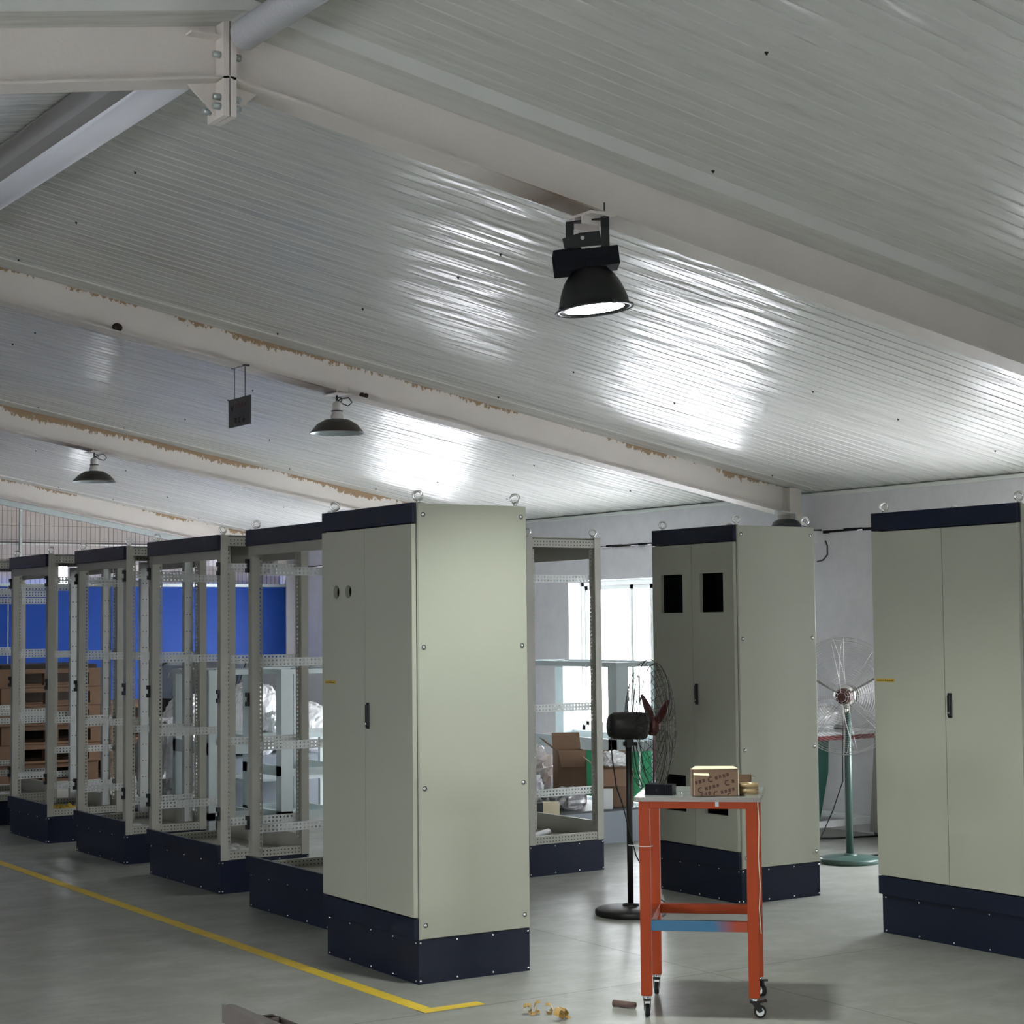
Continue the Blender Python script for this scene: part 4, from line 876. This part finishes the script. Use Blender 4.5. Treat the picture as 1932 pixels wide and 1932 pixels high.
def console(c, label, W=.50):
    p = empty('operator_console', c); tag(p, label, 'console', 'sloping operator consoles')
    for yy in (-.03, W):
        b = MB(); b.prism([(0, yy, 0), (.55, yy, 0), (.55, yy, 1.25), (.50, yy, 1.30), (.20, yy, 1.31), (.14, yy, 1.28), (.02, yy, .95)], (0, .03, 0)); b.build('side_cheek', 'console_side', p)
    b = MB(); b.prism([(.035, 0, .96), (.145, 0, 1.265), (.20, 0, 1.29), (.50, 0, 1.28), (.50, 0, .96)], (0, W, 0)); b.build('sloping_panel', 'console_panel', p)
    b = MB(); b.box((.03, 0, 0), (.52, W, .95)); b.build('cabinet_body', 'console_side', p)
    b = MB(); b.prism([(.045, .07, 1.00), (.115, .07, 1.215), (.113, .07, 1.22), (.04, .07, 1.00)], (0, W - .14, 0)); b.build('access_door', 'console_panel', p)
    b = MB(); b.cyl((.075, W*.45, 1.12), (.10, W*.45, 1.20), .008, 8); b.build('handle', 'chrome', p); return p
console((6.52, 16.0, 0), 'grey operator console with dark cheeks, left one before the blue wall')
console((7.15, 16.0, 0), 'dark grey operator console in the middle before the blue wall')
console((7.78, 16.0, 0), 'dark operator console on the right before the blue wall')
console((8.42, 15.9, 0), 'pale operator console just left of the nearest closed cabinet')
o = blob('wrapped_goods', 'white_plastic', (6.52, 15.42, .45), (.27, .26, .30), 3, .12, 1.8, .05); tag(o, 'white plastic wrapped bundle below the left operator console', 'wrapped bundle')
o = blob('wrapped_goods', 'white_plastic', (7.11, 15.42, .45), (.25, .26, .35), 5, .14, 1.8, .05); tag(o, 'tall white plastic wrapped bundle between the pale frames', 'wrapped bundle')
o = blob('wrapped_goods', 'white_plastic', (7.66, 15.42, .45), (.23, .26, .24), 8, .12, 1.8, .05); tag(o, 'low white plastic wrapped bundle left of the nearest closed cabinet', 'wrapped bundle')
b = MB(); b.box((6.15, 15.05, 0), (8.0, 15.80, .45)); tag(b.build('steel_crate', 'grey_steel'), 'grey steel crate carrying the white wrapped bundles', 'crate')
o = blob('wrapped_machine', 'clear_wrap', (6.0, 14.70, .08), (.28, .22, .40), 6, .15, 1.8, .06); tag(o, 'dark bundle in clear crinkled wrap on the floor behind the open frames', 'wrapped bundle')
b = MB(); b.box((5.75, 14.5, 0), (6.25, 14.95, .08)); tag(b.build('skid', 'dark_steel'), 'dark skid under the clear wrapped bundle', 'skid')
o = blob('plastic_bag', 'white_plastic', (6.95, 14.6, .70), (.16, .12, .09), 31, .3, 2.2, .14, 18); tag(o, 'small white plastic bag on the pale shelf left of the nearest closed cabinet', 'bag')
b = MB(); X0, Y0 = 6.55, 14.3; b.box((X0, Y0, .66), (X0 + 1., Y0 + .6, .70)); b.box((X0, Y0, .3), (X0 + 1., Y0 + .6, .32))
for x_, y_ in ((0, 0), (.96, 0), (0, .56), (.96, .56)): b.box((X0 + x_, Y0 + y_, 0), (X0 + x_ + .04, Y0 + y_ + .04, .68))
tag(b.build('steel_shelf', 'pale_blue'), 'pale steel shelf under the small white bag', 'shelf')

# ------------------------------------------------------------------ bits on the near floor
def curl(c, rz, seed, label, sc=1.):
    b = MB(); random.seed(seed); 
    for q in range(6):
        cx, cz, rr = random.uniform(-.042, .042)*sc, .014 + random.uniform(0, .012)*sc, random.uniform(.012, .020)*sc; cy = random.uniform(-.02, .02)*sc; nn = 12; a0 = random.uniform(0, 6); w_ = .026*sc
        ring = []
        for i in range(nn):
            a = a0 + i*random.uniform(.30, .36); rr2 = rr*(1 + .25*noise.noise(Vector((i*.5, q, seed)))); ring.append((Vector((cx + math.cos(a)*rr2, cy + .3*math.sin(a)*rr2, max(.002, cz + math.sin(a)*rr2))), Vector((random.uniform(-.1,.1), 1, .2))*w_))
        for (p0, w0), (p1, w1) in zip(ring, ring[1:]):
            b.face([b.av(p0), b.av(p1), b.av(p1 + w1), b.av(p0 + w0)])
    o = b.build('tape_scrap', 'gold_tape', None, c, R(rz)); s_ = o.modifiers.new('sheet', 'SOLIDIFY'); s_.thickness = .0008; tag(o, label, 'tape scrap'); return o
curl((4.262, 6.43, 0), -30, 2, 'larger curled scrap of golden tape on the floor before the nearest closed cabinet', 1.15)
curl((4.29, 6.28, 0), 20, 5, 'smaller curled scrap of golden tape at the bottom edge of the view', 1.0)
b = MB(); a_, c_ = Vector((4.619, 6.383, .014)), Vector((4.665, 6.288, .014)); b.rings([(.009, 0), (.0135, 0), (.0135, .105), (.009, .105), (.009, 0)], 20, tuple(c_ - a_), tuple(a_)); tag(b.build('foam_tube', 'brown_tube'), 'short brown foam tube on the floor left of the trolley', 'tube')
# brushed steel bench frame at the bottom edge
p = empty('steel_bench', (2.20, 4.80, 0)); tag(p, 'corner of a brushed steel frame at the bottom edge of the view', 'steel frame')
b = MB(); b.box((-.032, -.65, .535), (.0, .12, .55)); b.build('plate', 'stainless', p)
b = MB()
for z0, z1 in ((.50, .535),): b.box((-.032, -.65, z0), (-.002, .12, z1))
b.build('lower_frame', 'stainless', p)
b = MB(); b.box((.001, -.12, .0), (.004, -.07, .549)); b.box((.035, -.12, 0), (.038, -.07, .549)); b.box((.001, -.12, 0), (.038, -.117, .549)); b.box((.001, -.073, 0), (.038, -.07, .549)); b.build('tube_leg', 'stainless', p)
b = MB(); b.box((.038, -.65, .50), (.042, -.07, .549)); b.build('side_bar', 'stainless', p)
b = MB(); b.box((-.031, -.6, 0), (-.005, -.56, .5)); b.box((-.031, .06, 0), (-.005, .10, .5)); b.build('leg', 'stainless', p)
